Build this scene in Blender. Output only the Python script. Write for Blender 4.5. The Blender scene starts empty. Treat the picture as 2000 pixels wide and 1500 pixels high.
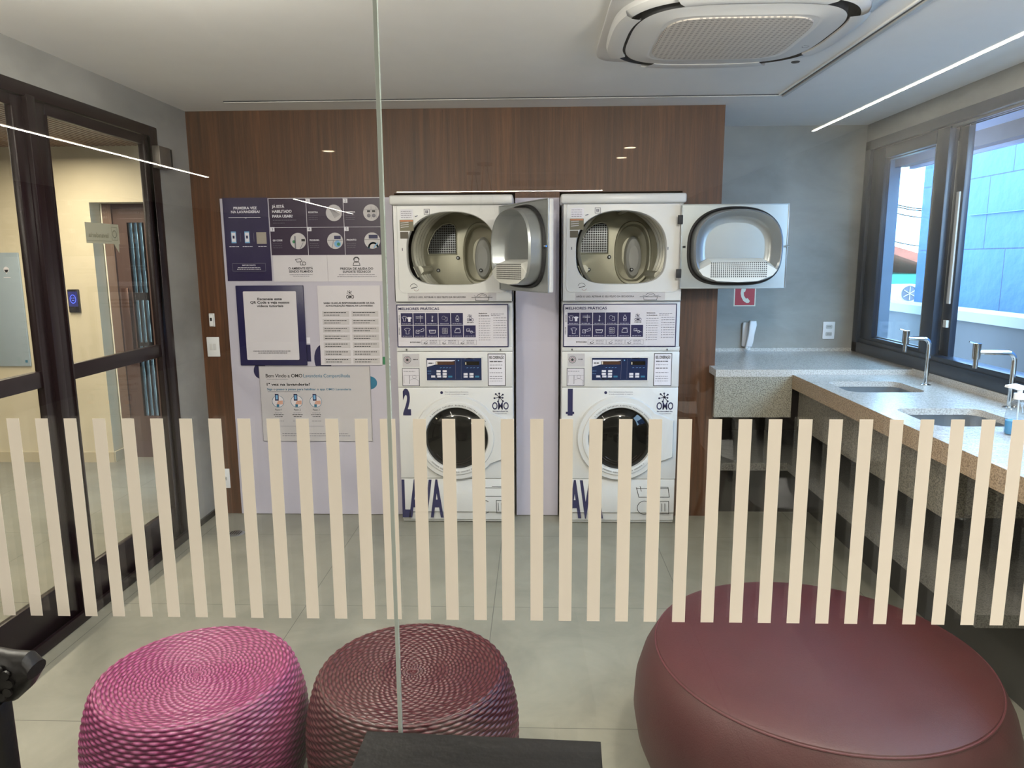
import bpy, bmesh, math, random
from mathutils import Vector, Matrix
random.seed(7)
PI = math.pi
scene = bpy.context.scene
COL = scene.collection

# ------------------------------------------------------------------ camera
F_PX = 1416.0
CAM_Z = 1.60
def _norm(v): return v.normalized()
fw_c = _norm(Vector((45, 242, -F_PX)))            # world +Y seen in camera axes
dn_c = Vector((47, -8300.0, -F_PX)); dn_c = _norm(dn_c - fw_c * dn_c.dot(fw_c))
up_c = -dn_c
rt_c = fw_c.cross(up_c)
RW = Matrix((rt_c, fw_c, up_c))                   # world = RW @ cam
CAM = Vector((0, 0, CAM_Z))
cam = bpy.data.objects.new('camera', bpy.data.cameras.new('camera'))
COL.objects.link(cam)
cam.matrix_world = Matrix.Translation(CAM) @ RW.to_4x4()
cam.data.sensor_width = 36.0
cam.data.sensor_fit = 'HORIZONTAL'
cam.data.lens = F_PX / 2000.0 * 36.0
cam.data.clip_start = 0.05
scene.camera = cam

# measurement helpers: read a position off the survey photo on a known real plane
def _ray(x, y): return RW @ Vector((x - 1000, 750 - y, -F_PX))
def onY(x, y, Y):
    d = _ray(x, y); return CAM + d * (Y / d.y)
def onZ(x, y, Z):
    d = _ray(x, y); return CAM + d * ((Z - CAM_Z) / d.z)
def onX(x, y, X):
    d = _ray(x, y); return CAM + d * (X / d.x)

# ------------------------------------------------------------------ world and exposure
scene.view_settings.view_transform = 'Standard'
scene.view_settings.look = 'None'
scene.view_settings.exposure = 0.0
scene.view_settings.gamma = 1.0
scene.view_settings.use_curve_mapping = False
world = bpy.data.worlds.new('world'); scene.world = world
world.use_nodes = True
wn = world.node_tree.nodes
wn['Background'].inputs[0].default_value = (0.45, 0.70, 1.0, 1)
wn['Background'].inputs[1].default_value = 17.0

# ------------------------------------------------------------------ lights of the place, plus fill lamps added to the laundry
def area(name, loc, sx, sy, power, color, rot=(0, 0, 0)):
    l = bpy.data.lights.new(name, 'AREA'); l.shape = 'RECTANGLE'
    l.size = sx; l.size_y = sy; l.energy = power; l.color = color
    o = bpy.data.objects.new(name, l); COL.objects.link(o)
    o.location = loc; o.rotation_euler = rot
    return o
WARM = (1.0, 0.86, 0.68); NEUT = (1.0, 0.93, 0.83)
XL, XR, YW, YP, ZC, YG = -2.06, 2.215, 5.115, 4.414, 2.474, 1.22
LIGHTS = [
    ('laundry_fill_light', (-0.3, 1.75, ZC - 0.03), 3.2, 0.06, 22, NEUT),  # both laundry strips are added fill light, no such fixture known
    ('laundry_fill_light', (-1.2, 2.45, ZC - 0.03), 0.06, 1.2, 8, NEUT),
    ('lounge_strip_light', (-3.41, -2.1, ZC - 0.006), 0.018, 6.3, 160, NEUT),
    ('lounge_strip_light', (1.925, -1.4, ZC - 0.006), 0.018, 2.9, 100, NEUT),
    ('lounge_strip_light', (-0.46, -7.1, ZC - 0.006), 2.63, 0.018, 50, NEUT),
    ('lounge_strip_light', (-3.41, -9.7, ZC - 0.006), 0.014, 3.4, 50, NEUT),
    ('hall_strip_light', (-3.4, 3.9, ZC - 0.09), 0.05, 2.6, 90, WARM),
]
for a in LIGHTS: area(*a)
FILL_GLOBES = ((-1.15, 1.72), (0.75, 1.72))               # globe lamps added to fill the laundry, unseen above the view
for gx_, gy_ in FILL_GLOBES:
    l = bpy.data.lights.new('globe_fill_light', 'POINT'); l.energy = 68; l.color = NEUT; l.shadow_soft_size = 0.09
    o = bpy.data.objects.new('globe_fill_light', l); COL.objects.link(o); o.location = (gx_, gy_, 2.27)

# ------------------------------------------------------------------ materials
MATS = {}
def nt_new(name):
    m = bpy.data.materials.new(name); m.use_nodes = True
    nt = m.node_tree; b = nt.nodes['Principled BSDF']
    return m, nt, b
def srgb(c):
    if isinstance(c, str):
        c = [int(c[i:i + 2], 16) / 255 for i in (0, 2, 4)]
    return tuple((x / 12.92 if x <= 0.04045 else ((x + 0.055) / 1.055) ** 2.4) for x in c)
def mat(name, col, rough=0.5, metal=0.0, spec=0.5, var=0.0, vscale=8.0, bump=0.0, bscale=60.0, stretch=None, col2=None, coat=0.0):
    if name in MATS: return MATS[name]
    m, nt, b = nt_new(name)
    c = srgb(col)
    b.inputs['Base Color'].default_value = (*c, 1)
    b.inputs['Roughness'].default_value = rough
    b.inputs['Metallic'].default_value = metal
    b.inputs['Specular IOR Level'].default_value = spec
    b.inputs['Coat Weight'].default_value = coat
    tc = nt.nodes.new('ShaderNodeTexCoord'); mp = nt.nodes.new('ShaderNodeMapping')
    nt.links.new(tc.outputs['Object'], mp.inputs['Vector'])
    if stretch: mp.inputs['Scale'].default_value = stretch
    nz = nt.nodes.new('ShaderNodeTexNoise'); nz.inputs['Scale'].default_value = vscale
    nz.inputs['Detail'].default_value = 6.0; nz.inputs['Roughness'].default_value = 0.6
    nt.links.new(mp.outputs[0], nz.inputs['Vector'])
    rp = nt.nodes.new('ShaderNodeValToRGB')
    c2 = srgb(col2) if col2 else tuple(x * (1 - var) for x in c)
    rp.color_ramp.elements[0].position = 0.32; rp.color_ramp.elements[1].position = 0.68
    rp.color_ramp.elements[0].color = (*c2, 1); rp.color_ramp.elements[1].color = (*c, 1)
    nt.links.new(nz.outputs['Fac'], rp.inputs['Fac'])
    nt.links.new(rp.outputs[0], b.inputs['Base Color'])
    if bump:
        n2 = nt.nodes.new('ShaderNodeTexNoise'); n2.inputs['Scale'].default_value = bscale
        nt.links.new(mp.outputs[0], n2.inputs['Vector'])
        bp = nt.nodes.new('ShaderNodeBump'); bp.inputs['Strength'].default_value = bump
        bp.inputs['Distance'].default_value = 0.01
        nt.links.new(n2.outputs['Fac'], bp.inputs['Height']); nt.links.new(bp.outputs[0], b.inputs['Normal'])
    MATS[name] = m
    return m
def emit(name, col, s):
    m, nt, b = nt_new(name); c = srgb(col)
    b.inputs['Base Color'].default_value = (*c, 1)
    b.inputs['Emission Color'].default_value = (*c, 1); b.inputs['Emission Strength'].default_value = s
    MATS[name] = m; return m
def glass(name, tint, refl=1.0, ior=1.5):
    """thin flat pane: clear transmission with fresnel mirror reflection"""
    m = bpy.data.materials.new(name); m.use_nodes = True; nt = m.node_tree
    nt.nodes.clear(); o = nt.nodes.new('ShaderNodeOutputMaterial')
    t = nt.nodes.new('ShaderNodeBsdfTransparent'); t.inputs[0].default_value = (*tint, 1)
    g = nt.nodes.new('ShaderNodeBsdfGlossy'); g.inputs['Roughness'].default_value = 0.0
    lw = nt.nodes.new('ShaderNodeLayerWeight'); lw.inputs[0].default_value = 0.5
    pw = nt.nodes.new('ShaderNodeMath'); pw.operation = 'POWER'; pw.inputs[1].default_value = 5.0
    f = nt.nodes.new('ShaderNodeMath'); f.operation = 'MULTIPLY_ADD'; f.inputs[1].default_value = 0.957; f.inputs[2].default_value = 0.043
    nt.links.new(lw.outputs['Facing'], pw.inputs[0]); nt.links.new(pw.outputs[0], f.inputs[0])
    mx = nt.nodes.new('ShaderNodeMixShader')
    ml = nt.nodes.new('ShaderNodeMath'); ml.operation = 'MULTIPLY'; ml.inputs[1].default_value = refl
    nt.links.new(f.outputs[0], ml.inputs[0]); nt.links.new(ml.outputs[0], mx.inputs[0])
    nt.links.new(t.outputs[0], mx.inputs[1]); nt.links.new(g.outputs[0], mx.inputs[2])
    nt.links.new(mx.outputs[0], o.inputs[0])
    MATS[name] = m; return m

def wood_mat():
    m, nt, b = nt_new('walnut_veneer')
    tc = nt.nodes.new('ShaderNodeTexCoord'); mp = nt.nodes.new('ShaderNodeMapping')
    mp.inputs['Scale'].default_value = (34, 34, 1.1)
    nt.links.new(tc.outputs['Object'], mp.inputs[0])
    n1 = nt.nodes.new('ShaderNodeTexNoise'); n1.inputs['Scale'].default_value = 1.3
    n1.inputs['Detail'].default_value = 9; n1.inputs['Roughness'].default_value = 0.7; n1.inputs['Distortion'].default_value = 0.5
    nt.links.new(mp.outputs[0], n1.inputs['Vector'])
    rp = nt.nodes.new('ShaderNodeValToRGB'); e = rp.color_ramp.elements
    e[0].position = 0.3; e[0].color = (*srgb('3d2413'), 1); e[1].position = 0.72; e[1].color = (*srgb('744a2b'), 1)
    x = e.new(0.5); x.color = (*srgb('58361d'), 1)
    nt.links.new(n1.outputs['Fac'], rp.inputs[0])
    mp2 = nt.nodes.new('ShaderNodeMapping'); mp2.inputs['Scale'].default_value = (4, 4, 0.25)
    nt.links.new(tc.outputs['Object'], mp2.inputs[0])
    n2 = nt.nodes.new('ShaderNodeTexNoise'); n2.inputs['Scale'].default_value = 1.5
    nt.links.new(mp2.outputs[0], n2.inputs['Vector'])
    mx = nt.nodes.new('ShaderNodeMix'); mx.data_type = 'RGBA'; mx.blend_type = 'MULTIPLY'
    mx.inputs[0].default_value = 0.55
    r2 = nt.nodes.new('ShaderNodeValToRGB'); r2.color_ramp.elements[0].color = (.55, .5, .45, 1)
    r2.color_ramp.elements[0].position = .35; r2.color_ramp.elements[1].position = .65
    nt.links.new(n2.outputs['Fac'], r2.inputs[0])
    nt.links.new(rp.outputs[0], mx.inputs[6]); nt.links.new(r2.outputs[0], mx.inputs[7])
    nt.links.new(mx.outputs[2], b.inputs['Base Color'])
    b.inputs['Roughness'].default_value = 0.5
    bp = nt.nodes.new('ShaderNodeBump'); bp.inputs['Strength'].default_value = 0.15; bp.inputs['Distance'].default_value = 0.003
    nt.links.new(n1.outputs['Fac'], bp.inputs['Height']); nt.links.new(bp.outputs[0], b.inputs['Normal'])
    MATS['wood'] = m; return m
def concrete_mat(name, ca, cb, rough=0.6, scale=1.6):
    m, nt, b = nt_new(name)
    tc = nt.nodes.new('ShaderNodeTexCoord')
    n1 = nt.nodes.new('ShaderNodeTexNoise'); n1.inputs['Scale'].default_value = scale
    n1.inputs['Detail'].default_value = 10; n1.inputs['Roughness'].default_value = 0.62; n1.inputs['Distortion'].default_value = 0.4
    mp = nt.nodes.new('ShaderNodeMapping'); mp.inputs['Scale'].default_value = (1, 1, 1.8)
    nt.links.new(tc.outputs['Object'], mp.inputs[0]); nt.links.new(mp.outputs[0], n1.inputs['Vector'])
    rp = nt.nodes.new('ShaderNodeValToRGB'); e = rp.color_ramp.elements
    e[0].position = 0.3; e[0].color = (*srgb(ca), 1); e[1].position = 0.7; e[1].color = (*srgb(cb), 1)
    nt.links.new(n1.outputs['Fac'], rp.inputs[0]); nt.links.new(rp.outputs[0], b.inputs['Base Color'])
    b.inputs['Roughness'].default_value = rough
    MATS[name] = m; return m
def tile_mat():
    m, nt, b = nt_new('porcelain_tiles')
    tc = nt.nodes.new('ShaderNodeTexCoord'); mp = nt.nodes.new('ShaderNodeMapping')
    mp.inputs['Location'].default_value = (1.08, -2.28, 0)
    nt.links.new(tc.outputs['Object'], mp.inputs[0])
    br = nt.nodes.new('ShaderNodeTexBrick'); br.offset = 0.0; br.inputs['Scale'].default_value = 1.0
    br.inputs['Brick Width'].default_value = 0.8865; br.inputs['Row Height'].default_value = 0.8865
    br.inputs['Mortar Size'].default_value = 0.0016; br.inputs['Mortar Smooth'].default_value = 0.0
    nt.links.new(mp.outputs[0], br.inputs['Vector'])
    n1 = nt.nodes.new('ShaderNodeTexNoise'); n1.inputs['Scale'].default_value = 3.0
    n1.inputs['Detail'].default_value = 10; n1.inputs['Roughness'].default_value = 0.65; n1.inputs['Distortion'].default_value = 0.6
    nt.links.new(tc.outputs['Object'], n1.inputs['Vector'])
    rp = nt.nodes.new('ShaderNodeValToRGB'); e = rp.color_ramp.elements
    e[0].position = 0.3; e[0].color = (*srgb('78776d'), 1); e[1].position = 0.7; e[1].color = (*srgb('8f8d81'), 1)
    nt.links.new(n1.outputs['Fac'], rp.inputs[0])
    nt.links.new(rp.outputs[0], br.inputs['Color1']); nt.links.new(rp.outputs[0], br.inputs['Color2'])
    br.inputs['Mortar'].default_value = (*srgb('55534c'), 1)
    nt.links.new(br.outputs['Color'], b.inputs['Base Color'])
    b.inputs['Roughness'].default_value = 0.42
    MATS['tile'] = m; return m
def granite_mat(name, ca, cb, cc, rough=0.35):
    m, nt, b = nt_new(name)
    tc = nt.nodes.new('ShaderNodeTexCoord')
    v = nt.nodes.new('ShaderNodeTexNoise'); v.inputs['Scale'].default_value = 170; v.inputs['Detail'].default_value = 2
    nt.links.new(tc.outputs['Object'], v.inputs['Vector'])
    rp = nt.nodes.new('ShaderNodeValToRGB'); e = rp.color_ramp.elements
    e[0].position = 0.36; e[0].color = (*srgb(ca), 1); e[1].position = 0.62; e[1].color = (*srgb(cc), 1)
    x = e.new(0.47); x.color = (*srgb(cb), 1)
    nt.links.new(v.outputs['Fac'], rp.inputs[0])
    nt.links.new(rp.outputs[0], b.inputs['Base Color'])
    n2 = nt.nodes.new('ShaderNodeTexNoise'); n2.inputs['Scale'].default_value = 28; n2.inputs['Detail'].default_value = 6
    nt.links.new(tc.outputs['Object'], n2.inputs['Vector'])
    bp = nt.nodes.new('ShaderNodeBump'); bp.inputs['Strength'].default_value = 0.35; bp.inputs['Distance'].default_value = 0.008
    nt.links.new(n2.outputs['Fac'], bp.inputs['Height']); nt.links.new(bp.outputs[0], b.inputs['Normal'])
    b.inputs['Roughness'].default_value = rough
    MATS[name] = m; return m
def blockwall_mat():
    m, nt, b = nt_new('blue_painted_blocks')
    tc = nt.nodes.new('ShaderNodeTexCoord'); sp = nt.nodes.new('ShaderNodeSeparateXYZ'); cb = nt.nodes.new('ShaderNodeCombineXYZ')
    nt.links.new(tc.outputs['Object'], sp.inputs[0]); nt.links.new(sp.outputs[1], cb.inputs[0]); nt.links.new(sp.outputs[2], cb.inputs[1])
    mp = nt.nodes.new('ShaderNodeMapping'); mp.inputs['Location'].default_value = (-6.085, -1.68 + 0.665 * 4, 0)
    nt.links.new(cb.outputs[0], mp.inputs[0])
    br = nt.nodes.new('ShaderNodeTexBrick'); br.offset = 0.5; br.inputs['Scale'].default_value = 1
    br.inputs['Brick Width'].default_value = 0.64; br.inputs['Row Height'].default_value = 0.665
    br.inputs['Mortar Size'].default_value = 0.006; br.inputs['Mortar Smooth'].default_value = 0.2
    br.inputs['Color1'].default_value = (*srgb('2c5682'), 1); br.inputs['Color2'].default_value = (*srgb('2a537e'), 1)
    br.inputs['Mortar'].default_value = (*srgb('0e2c48'), 1)
    nt.links.new(mp.outputs[0], br.inputs['Vector']); nt.links.new(br.outputs['Color'], b.inputs['Base Color'])
    n2 = nt.nodes.new('ShaderNodeTexNoise'); n2.inputs['Scale'].default_value = 3.5; n2.inputs['Detail'].default_value = 7
    nt.links.new(tc.outputs['Object'], n2.inputs['Vector'])
    bp = nt.nodes.new('ShaderNodeBump'); bp.inputs['Strength'].default_value = 0.5; bp.inputs['Distance'].default_value = 0.06
    nt.links.new(n2.outputs['Fac'], bp.inputs['Height']); nt.links.new(bp.outputs[0], b.inputs['Normal'])
    b.inputs['Roughness'].default_value = 0.8
    MATS['blocks'] = m; return m
def foliage_mat():
    m, nt, b = nt_new('garden_leaves')
    tc = nt.nodes.new('ShaderNodeTexCoord')
    n = nt.nodes.new('ShaderNodeTexNoise'); n.inputs['Scale'].default_value = 7; n.inputs['Detail'].default_value = 4
    nt.links.new(tc.outputs['Object'], n.inputs['Vector'])
    rp = nt.nodes.new('ShaderNodeValToRGB'); e = rp.color_ramp.elements
    e[0].position = .42; e[0].color = (*srgb('101c16'), 1); e[1].position = .58; e[1].color = (*srgb('a3a8a2'), 1)
    nt.links.new(n.outputs['Fac'], rp.inputs[0]); nt.links.new(rp.outputs[0], b.inputs['Base Color'])
    MATS['leaves'] = m; return m
def grille_mat(name, ca, cb, s=150.0):
    """square perforation pattern"""
    m, nt, b = nt_new(name)
    tc = nt.nodes.new('ShaderNodeTexCoord')
    ck = nt.nodes.new('ShaderNodeTexBrick'); ck.offset = 0; ck.inputs['Scale'].default_value = s
    ck.inputs['Brick Width'].default_value = 1; ck.inputs['Row Height'].default_value = 1; ck.inputs['Mortar Size'].default_value = 0.28
    ck.inputs['Mortar Smooth'].default_value = 0.2
    ck.inputs['Color1'].default_value = (*srgb(cb), 1); ck.inputs['Color2'].default_value = (*srgb(cb), 1)
    ck.inputs['Mortar'].default_value = (*srgb(ca), 1)
    nt.links.new(tc.outputs['Object'], ck.inputs['Vector']); nt.links.new(ck.outputs['Color'], b.inputs['Base Color'])
    b.inputs['Roughness'].default_value = 0.5
    MATS[name] = m; return m

WOOD = wood_mat()
CONC = concrete_mat('burnished_cement', '83827f', 'a09f9a', 0.55)
CONC_HALL = concrete_mat('hall_cement_plaster', 'cdc3ab', 'd9cfb6', 0.6)
CEIL = mat('ceiling_paint', 'ebe9e6', 0.8, var=0.03)
TILE = tile_mat()
GRAN = granite_mat('granite_top', '9a9793', 'b0ada9', 'c0bdb8', 0.24)
GRANB = granite_mat('granite_front', '6d5b48', '8d7962', 'a5917a', 0.5)
GRANS = granite_mat('granite_apron', '5f5b52', '858175', '9c988a', 0.5)
BLK = blockwall_mat(); LEAF = foliage_mat()
GLASS = glass('clear_glass', (0.96, 0.975, 0.965), 0.8, 1.5)
DGLASS = glass('door_glass', (0.97, 0.97, 0.95), 0.8)
WGLASS = glass('window_glass', (0.93, 0.96, 0.97), 1.0)
ALU = mat('dark_bronze_aluminium', '1c1014', 0.3, 0.1, var=0.1)
ALUW = mat('slate_aluminium', '14273a', 0.32, 0.1, var=0.1)
ENAM = mat('white_enamel', 'd2d2d2', 0.32, var=0.02)
ENAMD = mat('grey_enamel', 'b9bab8', 0.35, var=0.02)
VINYL = mat('cream_vinyl', 'fbf3e6', 0.6, var=0.015)
STEEL = mat('brushed_steel', 'a9adb0', 0.28, 0.9, var=0.1, vscale=30)
GALV = mat('galvanised_drum', 'c6c4b6', 0.3, 0.6, var=0.12, vscale=20)
GALVD = mat('drum_bulkhead', 'c0bda9', 0.36, 0.3, var=0.1, vscale=6)
CHROME = mat('chrome', 'd4d8da', 0.08, 1.0)
RUB = mat('dark_rubber', '1d1d20', 0.6)
BLACK = mat('black_plastic', '0d0d0e', 0.35)
WPL = mat('white_plastic', 'e3e4e6', 0.35)
WPANEL = mat('white_laminate', 'bbb7c6', 0.45, var=0.03, vscale=1.5)
NAVY = mat('navy_print', '1a1648', 0.4, var=0.05)
NAVYP = mat('navy_poster', '241a45', 0.35, var=0.1)
NAVYI = mat('navy_ink', '191a4a', 0.5)
BLKI = mat('black_ink', '1c1b22', 0.5)
GREYI = mat('grey_ink', '6d6b76', 0.5)
WINK = mat('white_ink', 'dcdae4', 0.5)
PAPER = mat('paper_white', 'cfcbd2', 0.5, var=0.02)
PAPERG = mat('paper_grey', 'bdb9bd', 0.5, var=0.02)
TEAL = mat('teal_ink', '1f6c8e', 0.5)
LBLUE = mat('light_blue_ink', '6fa3cf', 0.5)
GREENI = mat('green_ink', '2f7a52', 0.5)
SKINI = mat('skin_ink', 'c99a88', 0.5)
RED = mat('sign_red', 'b3182c', 0.45)
CREAMI = mat('sign_cream', 'e6dfcd', 0.5)
BLACKW = mat('black_lacquer', '0d0b0b', 0.45, var=0.2, bump=0.1)
SILI = mat('clear_silicone', 'aeb8b2', 0.25)
LED = emit('led_diffuser', 'fff4e0', 26.0)
LAMP = emit('lamp_disc', 'ffe9c4', 30.0)

# ------------------------------------------------------------------ mesh builder
class MB:
    def __init__(s): s.v = []; s.f = []; s.m = []; s.mats = []; s.sm = []
    def mi(s, m):
        if m not in s.mats: s.mats.append(m)
        return s.mats.index(m)
    def add(s, vs, fs, m, smooth=False):
        o = len(s.v); s.v += [tuple(v) for v in vs]; k = s.mi(m)
        for f in fs: s.f.append(tuple(i + o for i in f)); s.m.append(k); s.sm.append(smooth)
        return s
    def box(s, x0, x1, y0, y1, z0, z1, m, rot=None, c=None):
        vs = [Vector((x, y, z)) for x in (x0, x1) for y in (y0, y1) for z in (z0, z1)]
        if rot is not None:
            c = Vector(c) if c else sum(vs, Vector()) / 8
            vs = [rot @ (v - c) + c for v in vs]
        return s.add(vs, [(0, 1, 3, 2), (4, 6, 7, 5), (0, 4, 5, 1), (2, 3, 7, 6), (0, 2, 6, 4), (1, 5, 7, 3)], m)
    def rbox(s, x0, x1, y0, y1, z0, z1, m, r=0.004, seg=2):
        bm = bmesh.new()
        bmesh.ops.create_cube(bm, size=1)
        for v in bm.verts:
            v.co = Vector(((x0 + x1) / 2 + v.co.x * (x1 - x0), (y0 + y1) / 2 + v.co.y * (y1 - y0), (z0 + z1) / 2 + v.co.z * (z1 - z0)))
        r = min(r, (x1 - x0) * .45, (y1 - y0) * .45, (z1 - z0) * .45)
        bmesh.ops.bevel(bm, geom=bm.edges[:], offset=r, segments=seg, profile=0.5, affect='EDGES')
        s.bm(bm, m, True); return s
    def bm(s, bm, m, smooth=False, M=None):
        bm.verts.index_update()
        vs = [(M @ v.co if M else v.co.copy()) for v in bm.verts]
        s.add(vs, [[v.index for v in f.verts] for f in bm.faces], m, smooth); bm.free()
    def loft(s, loops, m, close=True, cap0=False, cap1=False, smooth=True):
        n = len(loops[0]); vs = [p for l in loops for p in l]; fs = []
        for i in range(len(loops) - 1):
            for j in range(n if close else n - 1):
                k = (j + 1) % n
                fs.append((i * n + j, i * n + k, (i + 1) * n + k, (i + 1) * n + j))
        s.add(vs, fs, m, smooth)
        if cap0: s.add(loops[0], [tuple(range(n))[::-1]], m)
        if cap1: s.add(loops[-1], [tuple(range(n))], m)
        return s
    def cyl(s, a, b, r, m, r2=None, n=24, cap=True, smooth=True):
        a = Vector(a); b = Vector(b); r2 = r if r2 is None else r2
        d = (b - a).normalized(); u = d.orthogonal().normalized(); w = d.cross(u)
        L = [[p + (u * math.cos(t) + w * math.sin(t)) * q for t in [2 * PI * i / n for i in range(n)]] for p, q in ((a, r), (b, r2))]
        return s.loft(L, m, cap0=cap, cap1=cap, smooth=smooth)
    def tube(s, pts, r, m, n=12, cap=True):
        pts = [Vector(p) for p in pts]; L = []; u = None
        for i, p in enumerate(pts):
            d = (pts[min(i + 1, len(pts) - 1)] - pts[max(i - 1, 0)]).normalized()
            u = (d.orthogonal() if u is None else (u - d * u.dot(d))).normalized(); w = d.cross(u)
            rr = r[i] if isinstance(r, (list, tuple)) else r
            L.append([p + (u * math.cos(t) + w * math.sin(t)) * rr for t in [2 * PI * k / n for k in range(n)]])
        return s.loft(L, m, cap0=cap, cap1=cap)
    def lathe(s, prof, c, m, axis='Z', n=48, cap0=False, cap1=False):
        L = []
        for r, h in prof:
            row = []
            for i in range(n):
                t = 2 * PI * i / n; a, b = r * math.cos(t), r * math.sin(t)
                row.append(Vector(c) + (Vector((a, b, h)) if axis == 'Z' else Vector((a, h, b)) if axis == 'Y' else Vector((h, a, b))))
            L.append(row)
        return s.loft(L, m, cap0=cap0, cap1=cap1)
    def prism(s, pts, off, m, smooth=False):
        """closed polygon pts (3D) extruded by vector off"""
        n = len(pts); off = Vector(off); a = [Vector(p) for p in pts]; b = [p + off for p in a]
        s.add(a + b, [tuple(range(n))[::-1], tuple(range(n, 2 * n))] + [(i, (i + 1) % n, (i + 1) % n + n, i + n) for i in range(n)], m, smooth)
        return s
    def plate_hole(s, rect, hole, m, to3):
        """rect (x0,x1,z0,z1) with hole loop of 2D pts, mapped to 3D by to3"""
        n = len(hole); cx = sum(p[0] for p in hole) / n; cz = sum(p[1] for p in hole) / n
        x0, x1, z0, z1 = rect; out = []
        for p in hole:
            dx, dz = p[0] - cx, p[1] - cz
            t = 1e9
            if dx > 1e-9: t = min(t, (x1 - cx) / dx)
            if dx < -1e-9: t = min(t, (x0 - cx) / dx)
            if dz > 1e-9: t = min(t, (z1 - cz) / dz)
            if dz < -1e-9: t = min(t, (z0 - cz) / dz)
            out.append([cx + dx * t, cz + dz * t])
        for c in ((x0, z0), (x1, z0), (x0, z1), (x1, z1)):
            k = min(range(n), key=lambda i: (out[i][0] - c[0]) ** 2 + (out[i][1] - c[1]) ** 2)
            out[k] = list(c)
        s.loft([[to3(*p) for p in out], [to3(*p) for p in hole]], m, smooth=False)
        return s
    def build(s, name, parent=None, origin=None, props=None, autosmooth=True, recenter=True):
        if parent is not None:
            off = Vector(); q = parent
            while q is not None: off += q.location; q = q.parent
            if origin is None: o = Vector()
            else: o = Vector(origin) - off
        else:
            off = Vector()
            if origin is None and recenter:
                xs, ys, zs = zip(*s.v)
                o = Vector(((min(xs) + max(xs)) / 2, (min(ys) + max(ys)) / 2, min(zs)))
            else: o = Vector(origin or (0, 0, 0))
        sh = off + o
        me = bpy.data.meshes.new(name)
        me.from_pydata([(v[0] - sh.x, v[1] - sh.y, v[2] - sh.z) for v in s.v], [], s.f)
        for m in s.mats: me.materials.append(m)
        me.polygons.foreach_set('material_index', s.m)
        me.polygons.foreach_set('use_smooth', s.sm)
        me.update()
        bm = bmesh.new(); bm.from_mesh(me)
        if any(s.sm):
            bmesh.ops.remove_doubles(bm, verts=bm.verts, dist=1e-6)
            bmesh.ops.recalc_face_normals(bm, faces=bm.faces)
            for e in bm.edges:
                if len(e.link_faces) == 2 and e.calc_face_angle(0) > 0.65: e.smooth = False
        else:
            bmesh.ops.recalc_face_normals(bm, faces=bm.faces)
        bm.to_mesh(me); bm.free()
        ob = bpy.data.objects.new(name, me); COL.objects.link(ob)
        ob.location = o
        if parent is not None: ob.parent = parent
        if props:
            for k, v in props.items(): ob[k] = v
        return ob
def tag(o, label, cat, group=None):
    o['label'] = label; o['category'] = cat
    if group: o['group'] = group
    return o
def thing(name, loc, label, cat, group=None):
    o = bpy.data.objects.new(name, None); o.empty_display_size = 0.05; COL.objects.link(o); o.location = loc
    return tag(o, label, cat, group)
STR = {'kind': 'structure'}
def struct(name, mb, parent=None):
    return mb.build(name, parent, origin=None if parent else (0, 0, 0), props=None if parent else STR)

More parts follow.
